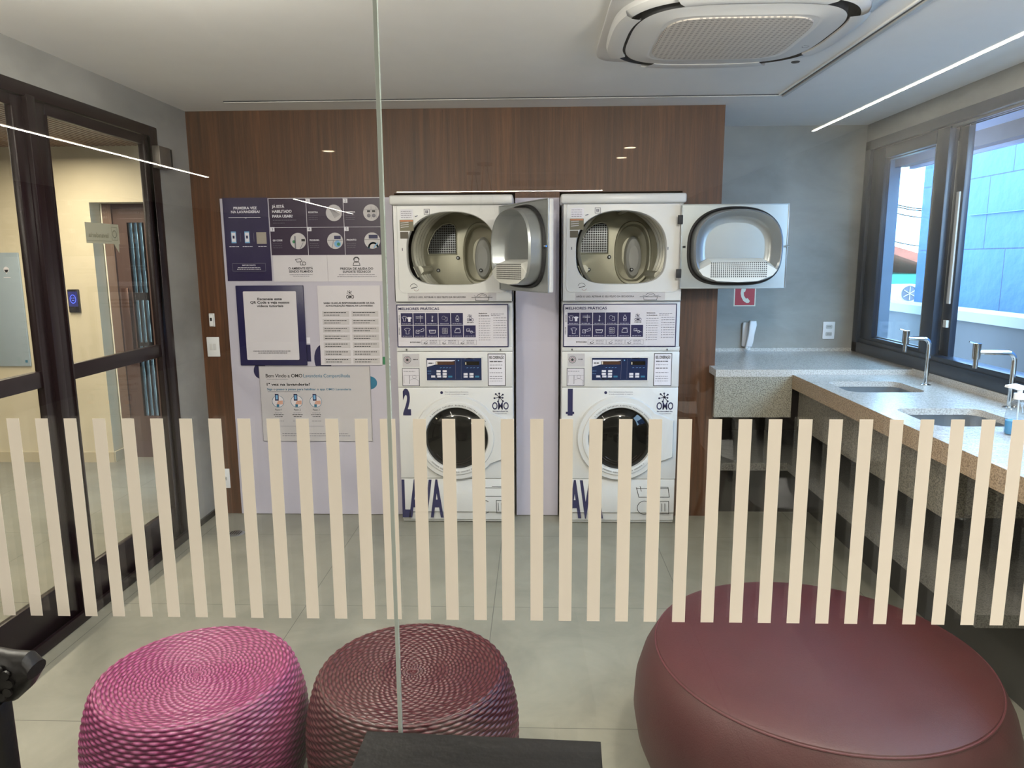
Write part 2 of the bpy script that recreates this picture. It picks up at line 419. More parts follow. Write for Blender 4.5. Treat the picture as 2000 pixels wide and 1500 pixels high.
# -------------------------------------------------- printed graphics (thin ink layers on real surfaces)
_tcache = {}
def text_mesh(txt, bold=0.0, align='LEFT'):
    k = (txt, bold, align)
    if k in _tcache: return _tcache[k]
    cu = bpy.data.curves.new('t', 'FONT'); cu.body = txt; cu.size = 1.0; cu.offset = bold
    cu.align_x = align; cu.resolution_u = 3
    ob = bpy.data.objects.new('t', cu); COL.objects.link(ob)
    dg = bpy.context.evaluated_depsgraph_get(); dg.update()
    me = bpy.data.meshes.new_from_object(ob.evaluated_get(dg))
    vs = [v.co.copy() for v in me.vertices]; fs = [tuple(p.vertices) for p in me.polygons]
    bpy.data.objects.remove(ob); bpy.data.curves.remove(cu); bpy.data.meshes.remove(me)
    _tcache[k] = (vs, fs); return _tcache[k]
class Print:
    """draws ink on a plane: O origin, U right, V up, N outward"""
    def __init__(s, O, U=(1, 0, 0), V=(0, 0, 1), N=(0, -1, 0)):
        s.O = Vector(O); s.U = Vector(U); s.V = Vector(V); s.N = Vector(N); s.l = MB(); s.a = MB(); s.k = 1
    def P(s, u, v, lay): return s.O + s.U * u + s.V * v + s.N * (0.0007 * lay)
    def poly(s, pts, m, lay=1): s.a.add([s.P(u, v, lay) for u, v in pts], [tuple(range(len(pts)))], m)
    def rect(s, u0, v0, u1, v1, m, lay=1): s.poly([(u0, v0), (u1, v0), (u1, v1), (u0, v1)], m, lay)
    def disc(s, u, v, r, m, lay=1, n=28, ry=None): s.poly([(u + r * math.cos(2 * PI * i / n), v + (ry or r) * math.sin(2 * PI * i / n)) for i in range(n)], m, lay)
    def line(s, pts, w, m, lay=1, close=False, lett=False):
        pts = list(pts) + ([pts[0]] if close else [])
        for a, b in zip(pts, pts[1:]):
            dx, dy = b[0] - a[0], b[1] - a[1]; L = math.hypot(dx, dy) or 1e-9
            nx, ny = -dy / L * w / 2, dx / L * w / 2; ex, ey = dx / L * w / 2, dy / L * w / 2
            q = [(a[0] + nx - ex, a[1] + ny - ey), (a[0] - nx - ex, a[1] - ny - ey), (b[0] - nx + ex, b[1] - ny + ey), (b[0] + nx + ex, b[1] + ny + ey)]
            (s.l if lett else s.a).add([s.P(u, v, lay) for u, v in q], [(0, 1, 2, 3)], m)
    def circ(s, u, v, r, w, m, lay=1, n=28, a0=0, a1=2 * PI, ry=None):
        s.line([(u + r * math.cos(a0 + (a1 - a0) * i / n), v + (ry or r) * math.sin(a0 + (a1 - a0) * i / n)) for i in range(n + 1)], w, m, lay)
    def text(s, t, u, v, h, m, w=None, lay=2, bold=0.0, center=False, mirror=False):
        """v = baseline, h = cap height, w = total width"""
        vs, fs = text_mesh(t, bold)
        if not vs: return
        x0 = min(p.x for p in vs); x1 = max(p.x for p in vs); sc = h / 0.70
        sx = sc if w is None else w / max(x1 - x0, 1e-6)
        W = (x1 - x0) * sx; st = u - (W / 2 if center else 0)
        pts = []
        for p in vs:
            x = (p.x - x0) * sx
            if mirror: x = W - x
            pts.append(s.P(st + x, v + p.y * sc, lay))
        s.l.add(pts, fs, m)
    def micro(s, u, v, w, h, m, lay=2):
        """a row of unreadably small print, as short word strokes"""
        x = u
        while x < u + w:
            q = min(random.uniform(0.006, 0.018) * max(1, h / .004), u + w - x)
            if q > 0.002: s.l.add([s.P(a, b, lay) for a, b in ((x, v), (x + q, v), (x + q, v + h), (x, v + h))], [(0, 1, 2, 3)], m)
            x += q + 0.003
    def done(s, parent):
        if s.a.v: s.a.build('artwork', parent)
        if s.l.v: s.l.build('lettering', parent)
def logo(p, u, v, h, m, sub=True, lay=2):
    """splash mark over three heavy letters; u centre, v baseline of letters, h total height"""
    lh = h * 0.38; p.text('OMO', u, v, lh, m, w=h * 0.86, lay=lay, bold=0.018, center=True)
    cx, cy = u - h * 0.04, v + lh + h * 0.26
    for a, L in ((40, .22), (95, .2), (140, .26), (190, .27), (250, .24), (310, .27), (350, .16)):
        a = a * PI / 180; L *= h
        ex, ey = cx + L * math.cos(a), cy + L * math.sin(a)
        p.line([(cx, cy), (ex, ey)], h * 0.035, m, lay); p.disc(ex, ey, h * 0.05, m, lay, 12)
    p.disc(cx, cy, h * 0.06, m, lay, 12)
    if sub:
        p.text('lavanderia', u, v - h * 0.13, h * 0.07, m, w=h * 0.8, lay=lay, bold=.02, center=True)
        p.text('compartilhada', u, v - h * 0.24, h * 0.05, m, w=h * 0.66, lay=lay, center=True)

def dshape(hw, top, bot, n=96, pu=2.3, pl=3.6):
    L = []
    for i in range(n):
        t = 2 * PI * i / n; c, s_ = math.cos(t), math.sin(t); p = pu if s_ >= 0 else pl
        L.append((hw * math.copysign(abs(c) ** (2 / p), c), (top if s_ >= 0 else bot) * math.copysign(abs(s_) ** (2 / p), s_)))
    return L
def sell(hx, hy, p=4, n=72):
    return [(hx * math.copysign(abs(math.cos(t)) ** (2 / p), math.cos(t)), hy * math.copysign(abs(math.sin(t)) ** (2 / p), math.sin(t))) for t in [2 * PI * i / n for i in range(n)]]
def rrect(hx, hy, r, k=8):
    L = []
    for cx, cy, a in ((hx - r, hy - r, 0), (-hx + r, hy - r, 90), (-hx + r, -hy + r, 180), (hx - r, -hy + r, 270)):
        for i in range(k + 1):
            t = (a + 90 * i / k) * PI / 180; L.append((cx + r * math.cos(t), cy + r * math.sin(t)))
    return L

# ================================================================== THE SETTING
RX0, RY0 = -5.6, -12.0
b = MB(); b.box(RX0, XR + .25, RY0, 5.9, -0.1, 0, TILE); struct('floor', b)
b = MB(); b.box(XL, XR + .25, YG - .02, YW, ZC, ZC + .12, CEIL); b.box(RX0, XR + .25, RY0, YG - .02, ZC, ZC + .12, CEIL)
struct('ceiling', b)
b = MB(); b.box(-5.6, XL - .06, YG - .02, 5.6, ZC + .04, ZC + .12, mat('slat_backing', '2a1c14', .7))
x = -5.58
SLAT = mat('wood_slat', '8a6a52', .5, var=.3, stretch=(1, .1, 1))
while x < XL - .085:
    b.box(x, x + .022, YG - .02, 5.59, ZC - .01, ZC + .04, SLAT); x += .042
struct('ceiling_hall', b)
# back concrete wall, right wall with window opening, left wall with doorway
b = MB(); b.box(XL, XR, YW, YW + .15, 0, ZC, CONC); struct('wall_back', b)
b = MB(); UC = mat('undercounter_shade', '3a2f2a', .7); b.box(1.096, XR - .001, YW - .012, YW - .001, .396, .917, UC); b.box(XR - .012, XR - .001, 1.3, YW - .013, .396, .895, UC); struct('trim_shade', b)  # dark sheets put the shade under the counters into colour
WY0, WY1, WZ0, WZ1 = 1.75, 5.10, 0.965, 2.36
b = MB()
b.box(XR, XR + .12, RY0, WY0, 0, ZC, CONC); b.box(XR, XR + .12, WY0, YW + .15, 0, WZ0, CONC)
b.box(XR, XR + .12, WY0, YW + .15, WZ1, ZC, CONC); b.box(XR, XR + .12, WY1, YW + .15, WZ0, WZ1, CONC)
struct('wall_right', b)
DY0, DY1, DZ = 1.95, 4.045, 2.317
b = MB()
b.box(XL - .06, XL, DY1, YW, 0, ZC + .05, CONC); b.box(XL - .06, XL, YG - .02, DY0, 0, ZC + .05, CONC); b.box(XL - .06, XL, DY0, DY1, DZ, ZC + .05, CONC)
struct('wall_left', b)
b = MB(); b.box(XL, XL + .012, YG + .02, DY0 - .03, 0, .07, BLACK); b.box(XL, XL + .012, 4.06, YP - .001, 0, .035, BLACK); struct('baseboard_left', b)
# wood-clad volume that holds the machines
b = MB()
b.box(XL, -.838, YP, YW, 0, ZC, WOOD); b.box(-.118, .145, YP, YW, 0, ZC, WOOD); b.box(.866, 1.095, YP, YW, 0, ZC, WOOD)
b.box(-.838, -.118, YP, YW, 1.995, ZC, WOOD); b.box(.145, .866, YP, YW, 1.995, ZC, WOOD)
struct('wall_wood', b)
# ceiling access slot lines
b = MB(); SLOT = mat('slot_shadow_gap', '4a4c50', .6)
b.box(-1.72, 1.345, 4.150, 4.163, ZC - .004, ZC - .0005, SLOT); b.box(-1.72, 1.345, 4.163, 4.168, ZC - .007, ZC - .0005, CEIL)
struct('trim_1', b)
b = MB(); b.box(1.318, 1.333, 1.6, 4.165, ZC - .005, ZC - .0005, SLOT); b.box(1.333, 1.350, 1.6, 4.168, ZC - .012, ZC - .0005, ENAMD); b.box(1.310, 1.318, 1.6, 4.15, ZC - .008, ZC - .0005, CEIL)
struct('trim_2', b)
# lounge walls (behind the camera, seen in the glass)
b = MB(); LW = mat('lounge_wall_plaster', '4a4036', .7, var=.1); b.box(RX0, XR, RY0 - .12, RY0, 0, ZC, LW); struct('wall_lounge', b)
b = MB(); b.box(RX0 - .12, RX0, RY0, 5.6, 0, ZC + .05, LW); struct('wall_far_left', b)

# hall wall with recessed doorway
HY = 5.602; RD = 5.785
b = MB(); b.box(RX0, -3.415, HY, RD + .12, 0, ZC + .05, CONC_HALL); b.box(-3.415, XL - .15, HY, RD + .12, 2.055, ZC + .05, CONC_HALL)
b.box(-2.45, XL, HY, RD + .12, 0, 2.055, CONC_HALL)
struct('wall_hall', b)
b = MB(); BASEM = mat('hall_baseboard', 'c2b79d', .5)
b.box(RX0, -3.410, HY - .012, HY, 0, .085, BASEM); b.box(-3.415, -3.403, HY, RD - .03, 0, .085, BASEM); struct('baseboard_hall', b)
# hall door with three glazed slots
DW = mat('taupe_wood_door', '5a4641', .45, var=.12, stretch=(6, 6, .5))
dr = bpy.data.objects.new('door_3', None); COL.objects.link(dr); dr.location = (-3.4, RD - .02, 0); dr['kind'] = 'structure'
b = MB(); sx0, sx1 = -3.214, -3.095; zt, zb = 1.91, .35
b.box(-3.33, sx0, RD - .03, RD + .01, 0, 2.02, DW); b.box(sx1, -2.46, RD - .03, RD + .01, 0, 2.02, DW)
b.box(sx0, sx1, RD - .03, RD + .01, zt, 2.02, DW); b.box(-3.402, -2.45, RD - .035, RD + .01, 2.022, 2.055, DW); b.box(sx0, sx1, RD - .03, RD + .01, 0, zb, DW)
for k in range(4):
    xx = sx0 + (sx1 - sx0) * k / 3.0
    b.box(xx - .008, xx + .008, RD - .03, RD + .01, zb, zt, BLACK)
b.box(sx0, sx1, RD - .028, RD + .008, 1.30, 1.36, BLACK); b.box(sx0, sx1, RD - .028, RD + .008, .93, .96, BLACK)
b.build('door_leaf', dr)
b = MB(); b.box(-3.402, -3.33, RD - .05, RD + .01, 0, 2.055, mat('door_jamb', '6e5a50', .5)); b.box(-3.408, -3.399, RD - .055, RD - .03, 0, 2.055, CREAMI)
b.build('door_frame', dr)
b = MB(); b.rbox(-3.295, -3.235, RD - .075, RD - .06, .82, 1.40, mat('bronze_pull', '5c443c', .3, .5), .006); b.cyl((-3.265, RD - .065, .95), (-3.265, RD - .03, .95), .008, STEEL); b.cyl((-3.265, RD - .065, 1.28), (-3.265, RD - .03, 1.28), .008, STEEL)
b.build('door_handle', dr)
b = MB(); b.box(sx0, sx1, RD - .004, RD, zb, zt, DGLASS); b.build('glass_pane', dr)
# garden seen through the slots
b = MB(); b.box(-4.6, -2.0, 7.2, 7.3, 0, 2.6, LEAF)
for i in range(60):
    c = Vector((random.uniform(-4.4, -2.2), random.uniform(6.9, 7.2), random.uniform(.1, 2.4)))
    b.add([c + Vector((random.uniform(-.1, .1), random.uniform(-.05, .05), random.uniform(-.14, .14))) for _ in range(3)], [(0, 1, 2)], LEAF)
g = b.build('hedge'); tag(g, 'pale leafy hedge outside, seen through the slots of the taupe hall door', 'hedge'); g['kind'] = 'stuff'
b = MB(); b.box(-5.6, XL, 5.9, 9, -.12, -.02, mat('outdoor_paving', 'b8b4ac', .8)); struct('floor_outside', b)

# glazed double door in left wall
def leaf(idx, y0, y1, s1):
    """glazed leaf, y0/y1 glass limits"""
    r = bpy.data.objects.new('door_%d' % idx, None); COL.objects.link(r); r.location = (XL - .04, y0 - .08, 0); r['kind'] = 'structure'
    X0, X1 = XL - .032, XL - .003
    b = MB(); s0 = .082
    b.rbox(X0, X1, y0 - s0, y0, .02, 2.26, ALU, .004); b.rbox(X0, X1, y1, y1 + s1, .02, 2.26, ALU, .004)
    b.rbox(X0, X1, y0, y1, 2.214, 2.26, ALU, .003); b.rbox(X0, X1, y0, y1, .025, .215, ALU, .004); b.rbox(X0, X1 + .002, y0, y1, 1.084, 1.153, ALU, .004)
    b.box(X1, X1 + .006, y0 - .006, y0 + .004, .215, 2.214, ALU); b.box(X1, X1 + .006, y1 - .004, y1 + .006, .215, 2.214, ALU)
    b.build('door_frame', r)
    b = MB(); b.box(XL - .021, XL - .014, y0 + .002, y1 - .002, .215, 1.084, DGLASS); b.box(XL - .021, XL - .014, y0 + .002, y1 - .002, 1.153, 2.214, DGLASS)
    b.build('glass_pane', r)
    return r
leaf(1, 3.137, 3.912, .052)
leaf(2, 2.12, 2.935, .068)
b = MB()
b.rbox(XL - .036, XL + .010, 3.968, DY1, 0, DZ, ALU, .004); b.rbox(XL - .036, XL + .010, DY0, DY0 + .07, 0, DZ, ALU, .004)
b.rbox(XL - .036, XL + .010, DY0 + .07, 3.968, 2.262, DZ, ALU, .004)
b.rbox(XL - .036, XL + .016, 3.004, 3.055, 0.0, 2.27, ALU, .003)
struct('trim_door', b)
b = MB(); b.rbox(XL + .013, XL + .033, 2.0, 4.0, .002, .05, ALU, .003); struct('trim_threshold', b)
b = MB(); b.rbox(XL + .013, XL + .055, 3.965, 4.09, 2.10, 2.215, mat('grey_lock', '77716b', .35, .6), .004); b.box(XL + .01, XL + .058, 4.09, 4.098, 2.105, 2.21, BLACK)
tag(b.build('door_lock'), 'small grey metal magnetic lock box at the top corner of the glazed door', 'door lock')
# speech-bubble sticker on the door pane
r = thing('door_sticker', (XL - .013, 3.49, 1.68), 'grey speech bubble sticker with reversed writing on the glazed door', 'sticker')
b = MB(); sb = mat('frosted_vinyl', 'a5a390', .6); b.box(XL - .0138, XL - .0124, 3.352, 3.625, 1.69, 1.785, sb)
b.prism([(XL - .0138, 3.575, 1.69), (XL - .0138, 3.618, 1.69), (XL - .0138, 3.612, 1.648)], (.0014, 0, 0), sb); b.build('bubble', r)
p = Print((XL - .0124, 3.352, 1.69), (0, 1, 0), (0, 0, 1), (1, 0, 0)); DI = mat('sticker_ink', '85836f', .6)
p.text('lavanderia', .018, .028, .022, DI, w=.16, mirror=True, bold=.02); p.circ(.232, .047, .017, .003, DI); p.line([(.208, .018), (.256, .018), (.256, .08), (.208, .08)], .003, DI, close=True); p.line([(.0, .012), (.2, .012)], .002, DI)
p.done(r)
# face reader on hall wall
r = thing('access_terminal', (-3.605, HY, 1.215), 'black face reader with glowing blue screen on the cream hall wall', 'access terminal')
b = MB(); b.rbox(-3.648, -3.560, HY - .022, HY - .0005, 1.215, 1.395, BLACK, .006); b.build('housing', r)
b = MB(); b.box(-3.640, -3.568, HY - .0235, HY - .022, 1.262, 1.378, emit('screen_navy', '1a1f5c', .8)); b.build('screen', r)
p = Print((-3.604, HY - .0236, 1.32)); SB = emit('screen_blue', '6a86ff', 1.3)
p.circ(0, 0, .022, .003, SB, ry=.032); p.line([(-.01, .008), (-.006, .008)], .004, SB); p.line([(.006, .008), (.01, .008)], .004, SB); p.line([(-.007, -.012), (.007, -.012)], .003, SB); p.done(r)
r = thing('notice_board', (-4.3, HY, .78), 'pale blue frosted board with small crest on the hall wall', 'notice board')
b = MB(); b.rbox(-4.62, -4.008, HY - .02, HY - .0005, .79, 1.68, mat('frosted_blue', '9aa9b4', .25, var=.05), .004); b.build('board', r)
p = Print((-4.11, HY - .0205, 1.55)); p.disc(0, 0, .022, WINK); p.poly([(-.018, 0), (.018, 0), (0, -.035)], WINK); p.line([(-.025, -.06), (.025, -.06)], .006, WINK); p.rect(.065, -.73, .085, -.71, TEAL); p.done(r)

# ------------------------------------------------------------------ right window
wr = bpy.data.objects.new('window_1', None); COL.objects.link(wr); wr.location = (XR, 3.4, WZ0); wr['kind'] = 'structure'
b = MB(); f0, f1 = XR - .012, XR + .11
b.rbox(f0, f1, WY0, WY0 + .09, WZ0, WZ1, ALUW, .004)
b.rbox(f0, f1, 5.02, WY1, WZ0, WZ1, ALUW, .004)
b.rbox(f0, f1, WY0, WY1, WZ0, 1.035, ALUW, .004)
b.rbox(f0 + .012, f1 - .01, WY0, WY1, 1.03, 1.062, ALUW, .003)
b.rbox(f0, f1, WY0, WY1, 2.30, WZ1, ALUW, .004)
for k in range(3): b.box(f0 + .03 + k * .028, f0 + .035 + k * .028, WY0, WY1, 2.285, 2.30, STEEL)
b.build('window_frame', wr)
def sash(X, y0, y1, stl, str_, glassn=True):
    b = MB()
    b.rbox(X, X + .035, y0, y0 + stl, 1.055, 2.295, ALUW, .004); b.rbox(X, X + .035, y1 - str_, y1, 1.055, 2.295, ALUW, .004)
    b.rbox(X, X + .035, y0 + stl, y1 - str_, 1.055, 1.082, ALUW, .003); b.rbox(X, X + .035, y0 + stl, y1 - str_, 2.225, 2.295, ALUW, .003)
    b.box(X - .004, X, y0 + stl - .012, y0 + stl - .004, 1.085, 2.22, STEEL)
    s_ = b.build('sash', wr)
    b = MB(); b.box(X + .013, X + .019, y0 + stl - .002, y1 - str_ + .002, 1.082, 2.225, WGLASS); b.build('glass_pane', s_)
sash(XR + .008, 4.13, 5.02, .125, .165)
sash(XR + .066, 4.055, 5.02, .095, .05)
b = MB(); b.box(XR + .043, XR + .066, 4.14, 4.175, 1.06, 2.29, ALUW); b.build('interlock', wr)
b = MB(); b.rbox(XR + .055, XR + .066, 4.07, 4.10, 1.35, 1.95, ENAMD, .003); b.box(XR + .05, XR + .066, 4.07, 4.1, 1.22, 1.26, ENAMD); b.build('pull_handle', wr)

# ------------------------------------------------------------------ outside
def ext(name, label, cat, b, **k): return tag(b.build(name, **k), label, cat)
b = MB(); b.box(4.2, 4.5, 0, 8.22, 0, 2.75, BLK); b.box(4.18, 4.2, 6.4, 7.3, 2.0, 2.005, mat('crack', '4f86ad', .8))
bw = b.build('neighbour_wall', origin=(0, 0, 0)); tag(bw, 'tall light blue wall of large painted blocks outside the window', 'wall')
b = MB(); b.box(3.2, 3.34, -3, 9.4, 0, 1.14, mat('parapet_render', '595b60', .8, var=.1, vscale=3, stretch=(1, 3, .4))); b.box(3.16, 3.42, -3, 9.4, 1.14, 1.21, mat('parapet_coping', '979a9c', .6))
ext('parapet', 'grey rendered parapet with a white coping ledge below the blue wall', 'parapet', b)
b = MB(); EAVE = mat('eave_soffit', '8d92ae', .7); b.box(XR + .252, 2.9, 3.5, 7.6, 2.42, 2.5, EAVE); b.box(2.9, 2.99, 3.5, 6.15, 2.32, 2.46, mat('brown_beam', '5b5058', .6, var=.2)); b.box(2.99, 3.03, 3.5, 6.1, 2.30, 2.33, EAVE)
ext('eave', 'brown steel edged eave over the window outside', 'eave', b)
b = MB(); b.box(XR + .121, 2.955, 6.16, 6.3, -.02, 2.415, mat('blue_grey_render', '6e7f93', .8, var=.1)); ext('outer_pillar', 'blue grey rendered pillar beyond the far end of the window', 'pillar', b)
b = MB(); b.box(XR + .12, 12, -4, 22, -.15, -.02, mat('yard_concrete', '8d9096', .9)); struct('floor_yard', b)
q = onY(1774, 576, 8.9); az0, az1 = onY(1774, 590, 8.9).z, onY(1774, 556, 8.9).z
r = thing('air_condenser', (q.x, 9.0, 0), 'white air conditioning condenser with round fan outside, beside the blue wall end', 'air conditioner')
b = MB(); b.rbox(q.x - .14, q.x + .14, 8.9, 9.12, az0, az1, WPL, .01); b.build('casing', r)
b = MB(); [b.box(q.x + k, q.x + k + .03, 8.92, 9.1, -.02, az0, GREYI) for k in (-.13, .10)]; b.build('stand', r)
b = MB(); b.lathe([(.0, 0), (.085, 0), (.085, -.006), (.092, -.006), (.092, 0)], (q.x + .01, 8.898, (az0 + az1) / 2), GREYI, 'Y', 32)
for k in range(6):
    t = k * PI / 3; b.box(q.x + .01 - .003, q.x + .01 + .003, 8.885, 8.892, (az0 + az1) / 2, (az0 + az1) / 2 + .08, WPL, Matrix.Rotation(t, 3, 'Y'), (q.x + .01, 8.89, (az0 + az1) / 2))
b.build('fan_grille', r)
q = onY(1785, 530, 14); hz = onY(1780, 536, 14).z - 1.35
b = MB(); gm = mat('green_wall_paint', '3fae94', .8); b.box(q.x - .9, q.x + 2.5, 14, 17, 0, 1.35 + hz, gm)
b.prism([(q.x - .75, 13.8, 1.95 + hz), (q.x - .85, 13.8, 1.85 + hz), (q.x + 2.6, 13.8, .6), (q.x + 2.6, 13.8, .9)], (0, 3.4, 0), mat('red_roof_tiles', 'b5654e', .8, var=.3, vscale=10))
ext('far_house', 'green house with a red tiled roof in the distance, past the blue wall', 'house', b)
a = onY(1740, 440, 11.0); b = MB(); b.cyl((a.x - .06, 11.05, -.02), (a.x - .06, 11.05, 3.2), .07, GREYI, n=16)
tag(b.build('utility_pole'), 'slim grey utility pole outside that carries the overhead cables', 'utility pole')
for i, (ya, zz) in enumerate(((397, 0), (401, 0), (414, 0), (470, 0))):
    a = onY(1740, ya, 11.0); c = onY(1860, ya + 8, 11.0); b = MB()
    b.tube([a + (c - a) * t / 8 + Vector((0, 0, -.05 * math.sin(PI * t / 8))) for t in range(9)], .008, BLACK, 6)
    tag(b.build('overhead_cable'), ['topmost overhead cable against the white sky outside', 'overhead cable just below the topmost one', 'third overhead cable down against the white sky', 'lowest overhead cable, above the red roof'][i], 'cable', 'overhead cables')

# ================================================================== GLASS PARTITION
JX = -.2525
LBLS = []
def glass_panel(x0, x1, xs, label):
    r = thing('glass_partition', ((x0 + x1) / 2, YG, 0), label, 'glass panel', 'glass partition panels')
    b = MB(); b.box(x0, x1, YG, YG + .010, 0, ZC, GLASS); b.build('pane', r)
    for x in xs:
        b = MB(); b.box(x, x + .0228, YG - .0004, YG - .0001, .958, 1.3305, VINYL)
        b.build('vinyl_stripe', r)
    return r
xs1 = [-.931 + .0515 * k for k in range(-8, 13)]
gp1 = glass_panel(XL, JX - .0035, xs1, 'left glass panel with cream vertical stripes, in front of the doors and posters')
b = MB(); b.box(JX - .0165, JX - .0036, YG - .0004, YG - .0001, .958, 1.3305, VINYL); b.build('vinyl_stripe', gp1)
xs2 = [-.2116 + .0508 * k for k in range(0, 46)]
gp2 = glass_panel(JX + .0035, XR, [x for x in xs2 if x < XR - .03], 'right glass panel with cream vertical stripes, in front of the machines and sinks')
b = MB(); b.box(JX + .0036, JX + .0105, YG - .0004, YG - .0001, .958, 1.3305, VINYL); b.build('vinyl_stripe', gp2)
b = MB(); b.box(JX - .0032, JX + .0032, YG - .0002, YG + .0102, 0, ZC, SILI)
tag(b.build('glass_joint'), 'thin pale vertical silicone joint between the two glass panels', 'joint')

# ================================================================== POSTER WALL
YF = YP - .012
def c3(x, y, Y=YF): q = onY(420 + x / 4.286, 370 + y / 4.286, Y); return q.x, q.z
def c4(x, y, Y=YF): q = onY(420 + x / 4.286, 680 + y / 4.286, Y); return q.x, q.z
wp = thing('wall_panel', (-1.36, YP, 0), 'large white printed wall panel with navy and teal blobs behind the posters', 'wall panel', 'white wall panels')
b = MB(); b.box(-1.885, -.842, YF, YP - .0005, .004, 1.972, WPANEL); b.build('panel', wp)
p = Print((0, YF, 0))
x, z = c3(905, 1420); p.disc(x, z, .055, NAVY, ry=.09)
x, z = c4(380, 190); p.disc(x, z, .042, NAVY, ry=.05)
x, z = c4(1290, 290); p.disc(x, z, .05, TEAL, ry=.042)
x, z = c4(1415, 105); p.disc(x, z, .02, GREENI, ry=.025)
x, z = c3(780, 1260); p.rect(x - .01, z - .02, x + .012, z + .016, WINK)
x, z = c3(780, 1360); p.rect(x - .016, z - .06, x + .016, z + .045, NAVY, 1)
p.done(wp)
wp2 = thing('wall_panel', (.012, YP, 0), 'narrow white wall panel between the two laundry machines', 'wall panel', 'white wall panels')
b = MB(); b.box(-.117, .143, YF, YP - .0005, .004, 1.962, WPANEL); b.build('panel', wp2)

def poster(name, label, cat, px0, py0, px1, py1, m, th=.003, conv=None, group=None):
    x0, z1 = conv(px0, py0); x1, z0 = conv(px1, py1)
    r = thing(name, ((x0 + x1) / 2, YF, z0), label, cat, group)
    b = MB(); b.box(x0, x1, YF - th, YF - .0003, z0, z1, m); b.build('sheet', r)
    return r, Print((x0, YF - th, z0)), x1 - x0, z1 - z0
# first-time poster
r, p, W, H = poster('poster', 'tall navy poster headed PRIMEIRA VEZ NA LAVANDERIA at the top left of the panel', 'poster', 60, 72, 480, 765, NAVYP, conv=c3)
p.text('PRIMEIRA VEZ', W / 2, H * .865, .014, WINK, w=W * .52, bold=.03, center=True)
p.text('NA LAVANDERIA?', W / 2, H * .82, .014, WINK, w=W * .64, bold=.03, center=True)
p.line([(W * .12, H * .765), (W * .82, H * .765)], .003, WINK); p.poly([(W * .46, H * .765), (W * .54, H * .765), (W * .5, H * .755)], WINK, 2)
for fx in (.2, .5):
    cx = W * fx; p.rect(cx - .015, H * .46, cx + .015, H * .6, LBLUE); p.rect(cx - .012, H * .475, cx + .012, H * .585, WINK, 2); p.rect(cx - .006, H * .515, cx + .006, H * .55, NAVYI, 3)
    p.micro(cx - .03, H * .415, .06, .003, WINK)
    p.line([(W * (fx + .15), H * .48), (W * (fx + .15), H * .58)], .002, GREYI)
p.rect(W * .71, H * .45, W * .93, H * .59, mat('poster_tan', '9a9288', .5)); p.micro(W * .74, H * .415, .05, .003, WINK)
p.line([(W * .13, H * .12), (W * .87, H * .12), (W * .87, H * .215), (W * .13, H * .215)], .0018, GREYI, close=True)
p.text('IMPORTANTE', W / 2, H * .185, .007, WINK, w=W * .3, bold=.02, center=True)
p.micro(W * .25, H * .16, W * .5, .003, WINK); p.micro(W * .23, H * .14, W * .54, .003, WINK)
p.done(r)
